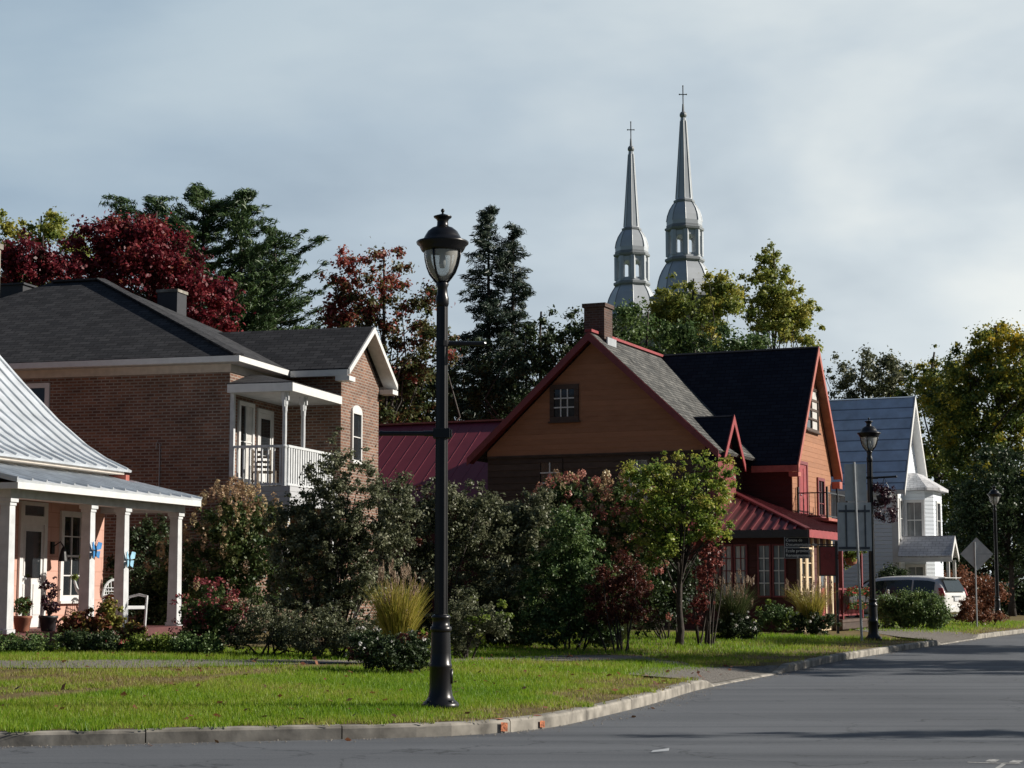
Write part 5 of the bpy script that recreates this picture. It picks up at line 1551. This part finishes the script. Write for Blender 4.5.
# white pine: long plumes swept to the right
Hp = W(190, 176, 80).z
def pine_len(f, az):
    right = math.cos(az)
    prof = 4.0 * (1 - max(0, (f - .62) / .38) ** 2.6) * min(1, .45 + f)
    return prof * (1.0 + .45 * max(0, right) * (1.25 - f) - .1 * max(0, -right)) + .6
pb = base(196, 80)
conifer('pine_tree', 'large dark green white pine with plumed boughs swept to the right', 'tree', pb, Hp - pb.z - .8, pine_len, .34, 150, 'pine', 21, tr=.33, needle=.3, dens=46, droop=.05, rise=.36, group='background trees', aspect=.16, width=.4, flat=.34,
        tops=[((0, 0), Hp - pb.z - .6, 1.0), ((-2.2, .6), Hp - pb.z - .9, .7), ((1.8, -.5), Hp - pb.z - .9, .65), ((-4.0, .2), Hp - pb.z - 1.0, .5), ((3.2, .5), Hp - pb.z - 2.2, .5)])
tree('maple_tree', 'tall maple turning from green to scarlet at its tips left of lamp', 'tree', base(385, 68),
     [PE(345, 285, 68, 26, 34, .80), PE(385, 278, 68, 28, 32, .74), PE(370, 330, 68, 42, 36, .62), PE(420, 300, 68, 26, 34, .5), PE(352, 320, 68, 30, 26, .7), PE(400, 372, 68, 50, 50, .3), PE(432, 350, 68, 30, 40, .34), PE(380, 420, 68, 50, 50, .15), PE(330, 330, 68, 20, 30, .5)],
     105, .62, 13500, .21, 'orange_maple', .19, 'background trees', 14, ragged=.3, bark='bark_grey', nl=40)
# twin-topped spruce
Hs = W(490, 206, 76).z; sbp = base(488, 76)
def spr_len(f, az): return 3.3 * (1 - f) ** .6 + .14 if f > .55 else 2.7 + .4 * math.sin(9 * f)
conifer('spruce_tree', 'dark twin-topped spruce rising above the roofs right of the lamp', 'tree', sbp, Hs - sbp.z, spr_len, .12, 230, 'spruce', 22, tr=.22, needle=.24, dens=34, droop=-.22, rise=.14, hang=.55, group='background trees', aspect=.16, width=.26, flat=.26,
        tops=[((0, 0), Hs - sbp.z, 1.0), ((1.05, .2), W(511, 224, 76).z - sbp.z, .7)])
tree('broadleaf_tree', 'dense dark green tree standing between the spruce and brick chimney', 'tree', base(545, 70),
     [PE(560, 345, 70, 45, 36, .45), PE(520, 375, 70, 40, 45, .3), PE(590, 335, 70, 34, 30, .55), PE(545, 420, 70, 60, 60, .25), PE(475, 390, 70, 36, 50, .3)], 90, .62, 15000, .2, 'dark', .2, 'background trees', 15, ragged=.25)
tree('broadleaf_tree', 'mid green bushy tree directly behind the brick chimney and ridge', 'tree', base(640, 78),
     [PE(635, 335, 78, 40, 30, .55), PE(680, 345, 78, 40, 24, .5), PE(600, 345, 78, 30, 30, .5), PE(640, 420, 78, 70, 70, .3), PE(740, 350, 78, 40, 24, .5)], 70, .7, 11000, .24, 'green', .2, 'background trees', 16, ragged=.25)
tree('poplar_tree', 'rounded olive yellow tree in front of the right steeple base', 'tree', base(695, 88),
     [PE(695, 305, 88, 44, 34, .5), PE(668, 318, 88, 26, 30, .45), PE(722, 300, 88, 20, 26, .5), PE(700, 380, 88, 50, 60, .3)], 74, .68, 14000, .25, 'poplar', .2, 'background trees', 17, ragged=.3)
tree('poplar_tree', 'upright pointed yellow green poplar right of the steeples', 'tree', base(776, 92),
     [PE(770, 285, 92, 24, 38, .55), PE(778, 318, 92, 40, 34, .62), PE(760, 300, 92, 24, 34, .45), PE(800, 335, 92, 28, 24, .55), PE(776, 400, 92, 50, 60, .3), PE(773, 262, 92, 13, 18, .5), PE(770, 305, 92, 30, 44, .5), PE(795, 310, 92, 20, 26, .6)], 88, .58, 14000, .25, 'poplar', .2, 'background trees', 18, ragged=.35)
tree('broadleaf_tree', 'grey green trees\' nearer crown above the white house roof', 'tree', base(865, 118),
     [PE(868, 375, 118, 42, 26, .5), PE(845, 390, 118, 34, 30, .45), PE(895, 390, 118, 34, 28, .5), PE(865, 450, 118, 60, 60, .3)], 70, .95, 8500, .3, 'greygreen', .25, 'background trees', 19, ragged=.35)
tree('maple_tree', 'huge dark green maple tipped with gold at the right edge', 'tree', base(1000, 100),
     [PE(1000, 400, 100, 64, 66, .35), PE(960, 405, 100, 44, 56, .32), PE(1030, 370, 100, 50, 50, .55), PE(985, 352, 100, 30, 22, .6), PE(1003, 375, 100, 17, 22, .9), PE(1015, 338, 100, 26, 16, .8), PE(975, 480, 100, 50, 70, .2), PE(1040, 480, 100, 60, 80, .2)],
     150, 1.0, 26000, .30, 'gold_edge', .4, 'background trees', 20, ragged=.3)
tree('broadleaf_tree', 'olive green tree between the white house and the huge gold-tipped maple', 'tree', base(938, 112),
     [PE(938, 385, 112, 30, 42, .45), PE(915, 410, 112, 26, 46, .4), PE(945, 450, 112, 36, 60, .25), PE(960, 520, 112, 46, 70, .15)], 80, .95, 13000, .3, 'gold_edge', .3, 'background trees', 23, ragged=.3)
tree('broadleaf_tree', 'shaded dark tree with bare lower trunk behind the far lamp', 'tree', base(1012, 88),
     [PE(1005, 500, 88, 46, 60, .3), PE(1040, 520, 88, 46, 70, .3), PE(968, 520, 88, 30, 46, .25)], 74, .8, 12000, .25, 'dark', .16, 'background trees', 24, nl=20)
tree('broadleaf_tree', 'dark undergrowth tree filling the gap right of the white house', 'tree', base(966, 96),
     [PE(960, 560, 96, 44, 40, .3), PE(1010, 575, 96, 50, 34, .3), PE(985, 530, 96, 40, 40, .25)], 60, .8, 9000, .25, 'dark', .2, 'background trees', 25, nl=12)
tree('broadleaf_tree', 'dim green tree seen between the brick house gable and maroon roof', 'tree', base(420, 78),
     [PE(420, 400, 78, 60, 40, .3), PE(360, 420, 78, 60, 50, .25), PE(470, 420, 78, 50, 50, .25)], 60, .8, 8500, .26, 'dark', .2, 'background trees', 26, nl=14)

# trees across the road, right of the picture: their shade falls on the asphalt
tree('poplar_tree', 'slim tree across the road throwing a thin shadow over the asphalt', 'tree', Vector((16.8, 19.7, .05)),
     [((16.8, 19.7, 6.0), (.45, .45, 2.0), .5), ((16.7, 19.8, 4.0), (.5, .5, 1.4), .5)], 34, .38, 2600, .15, 'poplar', .12, None, 31)
for i, (x, y, h, r_) in enumerate(((27.0, 36.0, 15.5, 3.6), (27.5, 44.5, 12.0, 3.6))):
    tree('maple_tree', ('nearer', 'farther')[i] + ' broad tree across the road shading the far bend', 'tree', Vector((x, y, 0)),
         [((x, y, h * .68), (r_, r_, h * .3), .4), ((x + 1, y - 1, h * .45), (r_, r_, h * .22), .3)], 80, .9, 10000, .36, 'green', .25, None, 32 + i)

# young tree on the lawn
yb = ground_hit(678, 646); Yy = yb.y
tree('young_tree', 'young lawn tree with thin trunk and yellow green crown', 'tree', yb,
     [PE(680, 478, Yy, 40, 34, .55), PE(650, 500, Yy, 34, 34, .4), PE(715, 490, Yy, 26, 32, .55), PE(685, 515, Yy, 44, 26, .45), PE(660, 545, Yy, 30, 20, .35), PE(712, 530, Yy, 20, 18, .5), PE(726, 480, Yy, 14, 22, .6), PE(640, 475, Yy, 20, 16, .5)],
     80, .25, 9500, .105, 'young', .085, None, 41, top=W(684, 470, Yy), ragged=.3, nl=34, bark='bark')

# ------------------------------------------------------------------ garden shrubs
def SB(px, py): return ground_hit(px, py)
def SE(px, py, Y, rx, ry, tint=.5, depth=.8): return PE(px, py, Y, rx, ry, tint, depth)

Y = 33.6
shrub('shrub', 'tall open grey-leaved shrub reaching up to the brick house balcony', 'shrub', base(330, Y),
      [SE(335, 520, Y, 42, 56, .5), SE(345, 470, Y, 30, 40, .55), SE(315, 560, Y, 50, 56, .4), SE(370, 550, Y, 42, 56, .5), SE(300, 600, Y, 46, 44, .3), SE(290, 530, Y, 28, 36, .4), SE(350, 610, Y, 50, 40, .3), SE(395, 520, Y, 26, 40, .45), SE(365, 505, Y, 26, 44, .5), SE(335, 560, Y, 40, 50, .4), SE(322, 500, Y, 22, 46, .45), SE(300, 560, Y, 30, 60, .35)],
      210, .20, 21000, .068, 'greygreen', 51, 'garden shrubs', stems=50, ragged=.38)
Y = 40.3
shrub('hydrangea', 'hydrangea with cream and pink cone heads beside the cottage porch', 'shrub', base(235, Y),
      [SE(232, 545, Y, 48, 50, .5), SE(215, 580, Y, 40, 50, .3), SE(265, 580, Y, 40, 48, .3), SE(175, 590, Y, 26, 50, .2), SE(240, 520, Y, 40, 26, .5)],
      80, .26, 12000, .085, 'hydr', 52, 'hydrangea bushes', flowers=[('flower_heads', 'cone', 120, (.065, .065, .15), 40, .055, 2.5)])
Y = 39.0
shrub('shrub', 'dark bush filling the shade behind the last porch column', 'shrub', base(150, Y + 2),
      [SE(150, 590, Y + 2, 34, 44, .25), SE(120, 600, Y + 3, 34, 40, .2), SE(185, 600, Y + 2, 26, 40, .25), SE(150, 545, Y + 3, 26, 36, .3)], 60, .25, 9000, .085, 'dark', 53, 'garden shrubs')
Y = 31.2
shrub('sedum', 'sedum clump with crimson heads beside the end porch column', 'flowering plant', base(212, Y),
      [SE(210, 612, Y, 30, 28, .5), SE(228, 628, Y, 24, 22, .5), SE(195, 630, Y, 20, 20, .5)], 46, .14, 4200, .06, 'hydr', 54, None, stems=6, flowers=[('flower_heads', 'sedum', 60, (.085, .085, .05), 30, .035, 1.6)])
shrub('aster', 'grey aster clump with faded white blooms left of the tall shrub', 'flowering plant', base(265, 30.9),
      [SE(262, 622, 31, 36, 24, .5), SE(290, 632, 31, 30, 20, .4), SE(240, 636, 31, 22, 16, .4)], 54, .14, 5600, .045, 'greygreen', 55, None, stems=6, flowers=[('flower_heads', 'plume', 40, (.035, .035, .025), 8, .032, 1.0)])
shrub('shrub', 'low leafy bush with tiny white blooms under the tall grey shrub', 'shrub', base(330, 30.6),
      [SE(325, 632, 30.6, 50, 26, .4), SE(375, 640, 30.6, 36, 22, .4)], 60, .14, 6500, .05, 'greygreen', 56, 'garden shrubs', flowers=[('flower_heads', 'whiteflower', 18, (.028, .028, .02), 7, .026, .7)], stems=4)
Y = 36.6
shrub('shrub', 'broad shrub with grey green leaves directly behind the foreground lamp', 'shrub', base(440, Y),
      [SE(430, 520, Y, 40, 36, .5), SE(420, 570, Y, 50, 50, .4), SE(470, 520, Y, 40, 36, .55), SE(480, 570, Y, 44, 56, .45), SE(440, 620, Y, 70, 30, .25), SE(395, 500, Y, 26, 30, .4), SE(450, 500, Y, 30, 24, .5), SE(410, 560, Y, 40, 60, .35), SE(500, 600, Y, 30, 40, .3)],
      170, .22, 24000, .075, 'greygreen', 57, 'garden shrubs', stems=18, ragged=.3, flowers=[('red_leaves', 'barberry', 4, (.14, .14, .1), 40, .05, .5)])
Y = 37.5
shrub('shrub', 'rounded grey green shrub in the middle of the garden bed', 'shrub', base(520, Y),
      [SE(520, 530, Y, 34, 34, .55), SE(505, 575, Y, 38, 46, .45), SE(545, 560, Y, 34, 44, .5), SE(520, 615, Y, 50, 34, .2), SE(540, 515, Y, 26, 26, .5), SE(490, 520, Y, 24, 26, .5)],
      120, .22, 18000, .075, 'greygreen', 58, 'garden shrubs', ragged=.28)
Y = 36.2
shrub('shrub', 'dense dark shrub left of the barberry and golden spill of grass', 'shrub', base(570, Y),
      [SE(568, 545, Y, 34, 40, .55), SE(560, 590, Y, 44, 46, .4), SE(590, 590, Y, 28, 46, .4), SE(545, 620, Y, 40, 28, .2), SE(595, 620, Y, 30, 28, .2)], 110, .2, 16500, .068, 'green', 59, 'garden shrubs', ragged=.25)
Y = 40.5
shrub('hydrangea', 'large hydrangea covered in faded pink heads before the orange gable', 'shrub', base(600, Y),
      [SE(575, 505, Y, 40, 26, .5), SE(620, 515, Y, 38, 36, .5), SE(590, 540, Y, 50, 40, .35), SE(640, 550, Y, 34, 40, .4), SE(610, 590, Y, 60, 40, .15), SE(560, 495, Y, 22, 18, .5)],
      100, .24, 12500, .085, 'hydr', 60, 'hydrangea bushes', flowers=[('flower_heads', 'pinkhead', 150, (.08, .08, .09), 30, .05, 1.2), ('flower_heads', 'cone', 70, (.08, .08, .1), 34, .055, 1.8)])
Y = 35.6
shrub('barberry', 'dark red barberry bush left of the young tree', 'shrub', base(622, Y),
      [SE(622, 580, Y, 28, 28, .5), SE(632, 605, Y, 28, 28, .4), SE(605, 600, Y, 22, 28, .4)], 50, .16, 6000, .05, 'barberry', 61, None)
Y = 40.0
shrub('creeper', 'scarlet creeper hanging on a dark bush right of the young tree', 'climbing plant', base(702, Y),
      [SE(710, 550, Y, 16, 24, .55), SE(704, 585, Y, 12, 26, .5), SE(696, 610, Y, 10, 16, .4)], 30, .10, 900, .075, 'redvine', 62, None, stems=12, ragged=.3)
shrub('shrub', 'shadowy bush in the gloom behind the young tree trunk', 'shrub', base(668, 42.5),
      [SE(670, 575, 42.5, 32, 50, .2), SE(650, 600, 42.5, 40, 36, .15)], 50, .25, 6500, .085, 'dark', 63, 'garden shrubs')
grass_clump('ornamental_grass', 'golden upright ornamental grass with feathery plumes left of the foreground lamp', 'ornamental grass', base(398, 29.2), 1.38, .17, 1500, 'yellowgrass', 64, w=.009, lean=.4, plumes=60, plume_len=.2, plume_h=1.18)
grass_clump('ornamental_grass', 'mounded green grass spilling onto the lawn beside the barberry', 'ornamental grass', ground_hit(606, 646), .85, .35, 1500, 'fountain', 65, w=.007, lean=1.3)
grass_clump('ornamental_grass', 'blue green fine grass tuft at the bed edge right of foreground lamp', 'ornamental grass', ground_hit(500, 645), .75, .28, 900, 'fountain', 66, w=.005, lean=1.0)
fb = ground_hit(395, 676)
shrub('flower_clump', 'low dark flower clump with white and red blooms at the lamp foot', 'flowering plant', fb + Vector((0, .5, 0)),
      [SE(392, 655, fb.y + .5, 36, 18, .4), SE(415, 650, fb.y + .6, 22, 20, .5), SE(370, 648, fb.y + .8, 22, 18, .4)], 60, .12, 6500, .045, 'dark', 67, None, stems=4, flowers=[('flower_heads', 'whiteflower', 16, (.03, .03, .025), 7, .032, .7), ('red_leaves', 'barberry', 5, (.09, .09, .06), 30, .045, .5)])
shrub('shrub', 'pale variegated low bush right of the foreground lamp', 'shrub', base(466, 31.5),
      [SE(466, 615, 31.5, 26, 26, .6), SE(455, 640, 31.5, 22, 16, .6), SE(490, 625, 31.5, 20, 20, .5)], 46, .14, 4600, .05, 'greygreen', 68, 'garden shrubs', flowers=[('bright_leaves', 'lime', 16, (.1, .1, .06), 30, .06, .3)])
# by the sunroom
for (px, py, hh, lab, sd) in ((735, 641, 1.5, 'fountain grass over white flowers in front of the sunroom windows', 71), (814, 636, 1.45, 'pale fountain grass over dark foliage at the sunroom corner', 73)):
    b = ground_hit(px, py)
    grass_clump('ornamental_grass', lab, 'ornamental grass', b + Vector((0, .45, .25)), hh * .85, .25, 600, 'fountain' if sd == 71 else 'yellowgrass', sd, w=.009, lean=.7, plumes=60 if sd == 73 else 34, plume_len=.22, plume_h=1.1)
    shrub('flower_clump', ('dark flower clump dotted white under the fountain grass left of sunroom' if sd == 71 else 'dark leafy clump round the pale grass at the sunroom corner'), 'flowering plant', b + Vector((0, .3, 0)),
          [SE(px, py - 14, b.y + .3, 24 if sd == 71 else 18, 13, .3), SE(px - 10, py - 12, b.y + .3, 16, 12, .3), SE(px + 10, py - 12, b.y + .3, 16, 12, .3)], 40, .13, 3600, .06, 'dark', sd + 1, None, stems=3,
          flowers=[('flower_heads', 'whiteflower', 18 if sd == 71 else 6, (.035, .035, .03), 6, .045, .7)])
b = ground_hit(778, 634)
shrub('shrub', 'small round bush with pale blooms under the right sunroom window', 'shrub', b + Vector((0, .5, 0)), [SE(774, 617, b.y + .5, 20, 14, .4), SE(786, 618, b.y + .5, 12, 12, .5)], 30, .14, 2600, .065, 'green', 75, 'garden shrubs', stems=3, flowers=[('bright_leaves', 'lime', 10, (.1, .1, .08), 14, .07, .6)])
# hedge in front of the van, red bush behind it
Y = 58.0
shrub('hedge', 'clipped green hedge block in front of the white minivan', 'hedge', base(915, Y),
      [SE(895, 612, Y, 26, 20, .5), SE(925, 611, Y, 24, 20, .5), SE(910, 604, Y, 32, 14, .6), SE(938, 617, Y, 12, 14, .6)], 70, .3, 7500, .09, 'green', 76, None, ragged=.1)
Y = 80.0
shrub('shrub', 'big rust red bush between minivan and diamond sign', 'shrub', base(960, Y),
      [SE(925, 582, Y, 24, 14, .45), SE(955, 590, Y, 34, 22, .5), SE(985, 597, Y, 22, 20, .6), SE(960, 608, Y, 34, 16, .4)], 70, .42, 7500, .13, 'rust', 77, None, ragged=.25)
shrub('shrub', 'dark green shrub against the white house wall behind the minivan', 'shrub', base(895, 74), [SE(893, 582, 74, 16, 16, .5), SE(900, 595, 74, 22, 16, .4)], 36, .4, 3600, .12, 'dark', 78, 'garden shrubs')
shrub('flower_bed', 'low mulch bed of brown stems around the far lamp', 'flower bed', base(988, 66), [SE(980, 617, 66, 28, 5, .5), SE(965, 608, 66, 8, 10, .5)], 30, .2, 1800, .09, 'rust', 79, None, stems=2)
shrub('hedge', 'long dark hedge on the lawn edge beneath the right trees', 'hedge', base(1020, 92), [SE(1010, 600, 92, 40, 18, .3), SE(1045, 598, 92, 40, 20, .3)], 40, .7, 5000, .18, 'dark', 80, None)
# porch planting of the cottage
Y = 30.6
for i, (x0, x1, pal, lab) in enumerate(((-20, 65, 'green', 'clipped low green hedge below the first cottage column'), (62, 120, 'dark', 'dark glossy low hedge below the red porch steps'), (125, 175, 'lime', 'bright lime low hedge right of the porch steps'), (172, 222, 'green', 'low green hedge end beside the sedum clump'))):
    cx = (x0 + x1) / 2; hw = (x1 - x0) / 2
    shrub('hedge', lab, 'hedge', base(cx, Y), [SE(cx - hw * .45, 646 - 3 * (i == 1), Y, hw * .62, 14 - 3 * (i > 1), .5), SE(cx + hw * .45, 646, Y, hw * .62, 14 - 3 * (i > 1), .6)], 40, .13, 4200, .05, pal, 81 + i, 'low hedges in front of the cottage', stems=2, ragged=.1)
shrub('coleus', 'red and lime leafed plants on the cottage porch edge', 'flowering plant', base(100, 31.3), [SE(88, 626, 31.3, 24, 16, .35), SE(108, 616, 31.3, 13, 20, .8), SE(68, 630, 31.3, 14, 12, .2), SE(132, 632, 31.3, 14, 9, .6)], 56, .12, 4000, .075, 'coleus', 86, None, stems=14, ragged=.3)

def potted(px, py, Y, label, pal, h, r_, sd, pot='terracotta', white=0):
    c = W(px, py, Y); c.z = cf.Wd((0, 0, .66)).z
    t = thing('potted_plant', label, 'potted plant', c, 0)
    p = MB().lathe([(.11, 0), (.13, .02), (.165, .24), (.18, .25), (.18, .29), (.15, .29), (.14, .26)], 14); p.build('pot', M[pot], t, smooth=True)
    rg = np.random.default_rng(sd); C, Rr, T = crown_clumps([((0, 0, .3 + h / 2), (r_, r_, h / 2), .5)], 18, .09, rg)
    v, q, rnd = leaf_cards(C, Rr, T, 700, .06, .6, .2, .2, rg); raw_mesh('foliage', v, q, LM[pal], t, rnd)
    m = MB()
    for i in range(8): c_ = C[i]; m.tube([(0, 0, .24), (c_[0] * .5, c_[1] * .5, c_[2] * .6 + .1), tuple(c_)], [.012, .009, .004], 5, cap=False)
    m.build('stem', M['bark'], t)
    if white:
        v, q, rnd = leaf_cards(C[:10], [(.03, .03, .03)] * 10, [.5] * 10, 80, .05, .9, .2, .3, rg); raw_mesh('flower_heads', v, q, LM['redflower'], t, rnd)
potted(22, 630, 33.6, 'potted geranium beside the first cottage column', 'green', .34, .17, 91, white=1)
potted(48, 630, 33.8, 'dark purple potted plant between the porch door and window', 'purple', .75, .24, 92, 'darkgrey')
c = cf.Wd((-.9, 4.6, .66))
t = thing('plant_stand', 'pale driftwood plant stand below the cottage window', 'plant stand', c, cf.rz)
MB().tube([(0, 0, 0), (.05, 0, .35), (-.06, 0, .7), (.04, .03, 1.0), (.0, .03, 1.4)], [.07, .055, .06, .045, .03], 8).tube([(-.02, 0, .55), (-.2, .02, .78), (-.26, .02, .95)], [.045, .035, .025], 7).lathe([(.16, 0), (.17, .04), (.06, .06)], 10).build('stand', M['offwhite'], t, smooth=True)
rg = np.random.default_rng(93)
v, q, rnd = leaf_cards([(0, .03, 1.45), (-.26, .02, 1.02), (.05, 0, .4)], [(.14, .14, .07), (.08, .08, .06), (.12, .1, .05)], [.3, .4, .5], 160, .11, .35, .5, .2, rg); raw_mesh('foliage', v, q, LM['lime'], t, rnd)
# hanging flower basket and porch flowers at the red house
c = W(851, 556, 56.2)
hb2 = thing('hanging_basket', 'yellow green flower basket hanging from the red house porch', 'hanging basket', c)
MB().lathe([(.04, -.3), (.16, -.24), (.2, -.1), (.22, -.06)], 12).build('basket', M['terracotta'], hb2)
m = MB()
for a in (0, 2.1, 4.2): m.tube([(.2 * math.cos(a), .2 * math.sin(a), -.08), (0, 0, .75)], .006, 4)
m.build('wire', M['black'], hb2)
rg = np.random.default_rng(94); C = np.stack([rg.normal(size=22) * .2, rg.normal(size=22) * .2, rg.normal(size=22) * .12], 1)
v, q, rnd = leaf_cards(C, [(.11, .11, .1)] * 22, rg.random(22), 900, .08, .6, .2, .2, rg); raw_mesh('foliage', v, q, LM['lime'], hb2, rnd)
for i, y in enumerate((3.6, 4.7, 5.8)):
    c = rf_.Wd((6.85, y, 1.1))
    t = thing('flower_box', ('flower box at the near end of', 'middle flower box on', 'flower box at the far end of')[i] + ' the red house porch railing', 'flower box', c, rf_.rz, 'flower boxes on the porch railing')
    MB().box(-.1, .1, -.5, .5, -.1, .1).build('box', M['darkgrey'], t)
    rg = np.random.default_rng(100 + i); C = np.stack([rg.normal(size=16) * .09, rg.uniform(-.5, .5, 16), .12 + rg.random(16) * .2 - (rg.random(16) < .4) * .35], 1)
    v, q, rnd = leaf_cards(C, [(.11, .11, .11)] * 16, rg.random(16), 520, .075, .6, .2, .2, rg); raw_mesh('foliage', v, q, LM['green'], t, rnd)
    v, q, rnd = leaf_cards(C, [(.11, .11, .11)] * 16, rg.random(16), 90, .07, .9, .2, .7, rg); raw_mesh('flower_heads', v, q, LM['redflower'], t, rnd)

# ------------------------------------------------------------------ lawn grass
def lawn_grass():
    rng = np.random.default_rng(200)
    xs, ys, ws = [], [], []
    for (n, x0, x1, y0, y1, hs) in ((260000, -9.5, 4, 17, 25, 1.0), (150000, -12, 7, 25, 33.5, 1.15), (70000, -3, 14, 30, 48, 1.4), (45000, 6, 24, 44, 76, 2.0)):
        x = rng.uniform(x0, x1, n); y = rng.uniform(y0, y1, n)
        k = np.abs(x / y) < .32; x, y = x[k], y[k]
        d, ky = kerb_dist(x, y)
        k = d > .17; x, y, d, ky = x[k], y[k], d[k], ky[k]
        # not on the walk or the drives
        on = in_poly(PATH, x + rng.normal(size=len(x)) * .06, y + rng.normal(size=len(x)) * .33) & (rng.random(len(x)) > .1)
        g1 = (kerb_h(ky) < .08) & (ky < 40) & (d < .9 + .5 * rng.random(len(d)))
        g2 = (kerb_h(ky) < .08) & (ky > 45) & (d < 9)
        k = ~(on | g1 | g2)
        x, y, d = x[k], y[k], d[k]
        # bare, dry patches near the kerb and along a worn line
        nz = np.sin(x * 1.7 + 1.3 * np.sin(y * 1.1)) + np.sin(y * 2.3 + x * .6) + .8 * np.sin(x * 4.1 - y * 3.3)
        nf = np.sin(x * 7.3 + 2 * np.sin(y * 5.1)) * np.sin(y * 8.7 + x * 3.1)
        edge = np.clip((x + 3.2) / 2.0, .25, 1)
        dry = np.clip(1.25 - d / (.55 + .75 * edge), 0, 1) * edge * (.85 + .25 * nz + .3 * nf)
        td = np.sqrt(((x[:, None] - TAN[None, :, 0]) ** 2 + ((y[:, None] - TAN[None, :, 1]) * .8) ** 2).min(1)) if y0 < 30 else np.full(len(x), 9.)
        dry = np.maximum(dry, np.clip(1.35 - td / .45, 0, 1) * (.9 + .15 * nz + .25 * nf))
        dry = np.maximum(dry, in_poly(STRAW, x + rng.normal(size=len(x)) * .2, y + rng.normal(size=len(x)) * .4) * (.56 + .1 * nz + .12 * nf))
        dry = np.maximum(dry, in_poly(RUST, x + rng.normal(size=len(x)) * .15, y + rng.normal(size=len(x)) * .3) * .95)
        dry = np.clip(dry + .08 * np.maximum(nz, -.3) + .06 * nf, 0, 1)
        k = rng.random(len(x)) > np.clip(dry * 1.25 - .22, 0, .93)
        xs.append(x[k]); ys.append(y[k]); ws.append(np.stack([dry[k], np.full(k.sum(), hs)], 1))
    x = np.concatenate(xs); y = np.concatenate(ys); w = np.concatenate(ws); dry, hs = w[:, 0], w[:, 1]
    z = gz(x, y); n = len(x)
    h = rng.uniform(.035, .085, n) * hs ** .6 * (1 - .45 * dry)
    a = rng.random(n) * 6.283; lean = rng.uniform(.1, .8, n) * h
    la = rng.random(n) * 6.283
    wd = .0052 * hs * rng.uniform(.7, 1.4, n)
    p0 = np.stack([x - np.cos(a) * wd, y - np.sin(a) * wd, z - .005], 1); p1 = np.stack([x + np.cos(a) * wd, y + np.sin(a) * wd, z - .005], 1)
    p2 = np.stack([x + np.cos(la) * lean, y + np.sin(la) * lean, z + h], 1)
    v = np.stack([p0, p1, p2], 1).reshape(-1, 3)
    patch = .12 * np.sin(x * .9 + 2 * np.sin(y * .5)) + .1 * np.sin(y * 1.9 + x)
    rnd = np.clip(.30 + patch + rng.normal(size=n) * .15 + dry * .68, 0, 1)
    o = raw_mesh('grass', v, np.arange(3 * n).reshape(-1, 3), LM['lawn'], None, rnd, n=3)
    tag(o, 'short green lawn grass with dry brown edges along the kerb', 'grass', kind='stuff')
lawn_grass()

# a few pale scraps and fallen leaves
o = MB().add([(0, 0, 0), (.16, .02, .012), (.17, .07, .03), (.02, .06, .01)], [(0, 1, 2, 3)]).prism([(0, 0, 0), (.16, .02, .012), (.17, .07, .03), (.02, .06, .01)], (0, 0, .004)).build('litter', M['offwhite'])
p = ground_hit(651, 738); o.location = (p.x, p.y, .006); tag(o, 'small white scrap of litter lying on the asphalt', 'litter')

def scatter():
    rng = np.random.default_rng(300)
    # leaves dropped on the lawn and blown into the gutter
    x = np.concatenate([rng.uniform(-9, 6, 520), rng.uniform(-8, 3, 160)]); y = np.concatenate([rng.uniform(18, 34, 520), rng.uniform(16, 26, 160)])
    d, ky = kerb_dist(x, y)
    k = (d > -.5) & (np.arange(len(x)) < 520) & (d > .2) | (np.arange(len(x)) >= 520) & (d > -.45) & (d < 0)
    x, y, d = x[k], y[k], d[k]
    z = np.where(d > 0, gz(x, y) + .055, zr(y) + .012)
    n = len(x); a = rng.random(n) * 6.283; s_ = rng.uniform(.022, .05, n)
    t1 = np.stack([np.cos(a), np.sin(a), rng.normal(size=n) * .3], 1) * s_[:, None]; t2 = np.stack([-np.sin(a), np.cos(a), rng.normal(size=n) * .4], 1) * s_[:, None] * .7
    p = np.stack([x, y, z], 1)
    v = np.stack([p - t1, p + t2, p + t1, p - t2], 1).reshape(-1, 3)
    o = raw_mesh('fallen_leaves', v, np.arange(4 * n).reshape(-1, 4), LM['rust'], None, rng.random(n))
    tag(o, 'dry brown leaves fallen on the lawn and along the gutter', 'fallen leaves', kind='stuff')
    # grit along the kerb foot
    n = 2600
    s0 = rng.random(n) ** .8 * acc[-1] * .62
    xx, yy = np.interp(s0, acc, KL[:, 0]), np.interp(s0, acc, KL[:, 1]); nx, ny = np.interp(s0, acc, KN[:, 0]), np.interp(s0, acc, KN[:, 1])
    off = -np.abs(rng.normal(size=n)) * .16 - .02
    c = np.stack([xx + nx * off, yy + ny * off, zr(yy) + .004], 1)
    r_ = rng.uniform(.004, .014, n)[:, None]
    dirs = np.array([[1, 0, 0], [-.5, .87, 0], [-.5, -.87, 0], [0, 0, 1.2]])
    v = (c[:, None, :] + dirs[None] * r_[:, None, :] * rng.uniform(.6, 1.4, (n, 4, 1))).reshape(-1, 3)
    f = np.array([[0, 1, 3], [1, 2, 3], [2, 0, 3]])
    q = (np.arange(n)[:, None, None] * 4 + f[None]).reshape(-1, 3)
    o = raw_mesh('grit', v, q, M['gravel'], None, None, n=3)
    tag(o, 'loose grit gathered in the gutter along the kerb', 'grit', kind='stuff')
scatter()
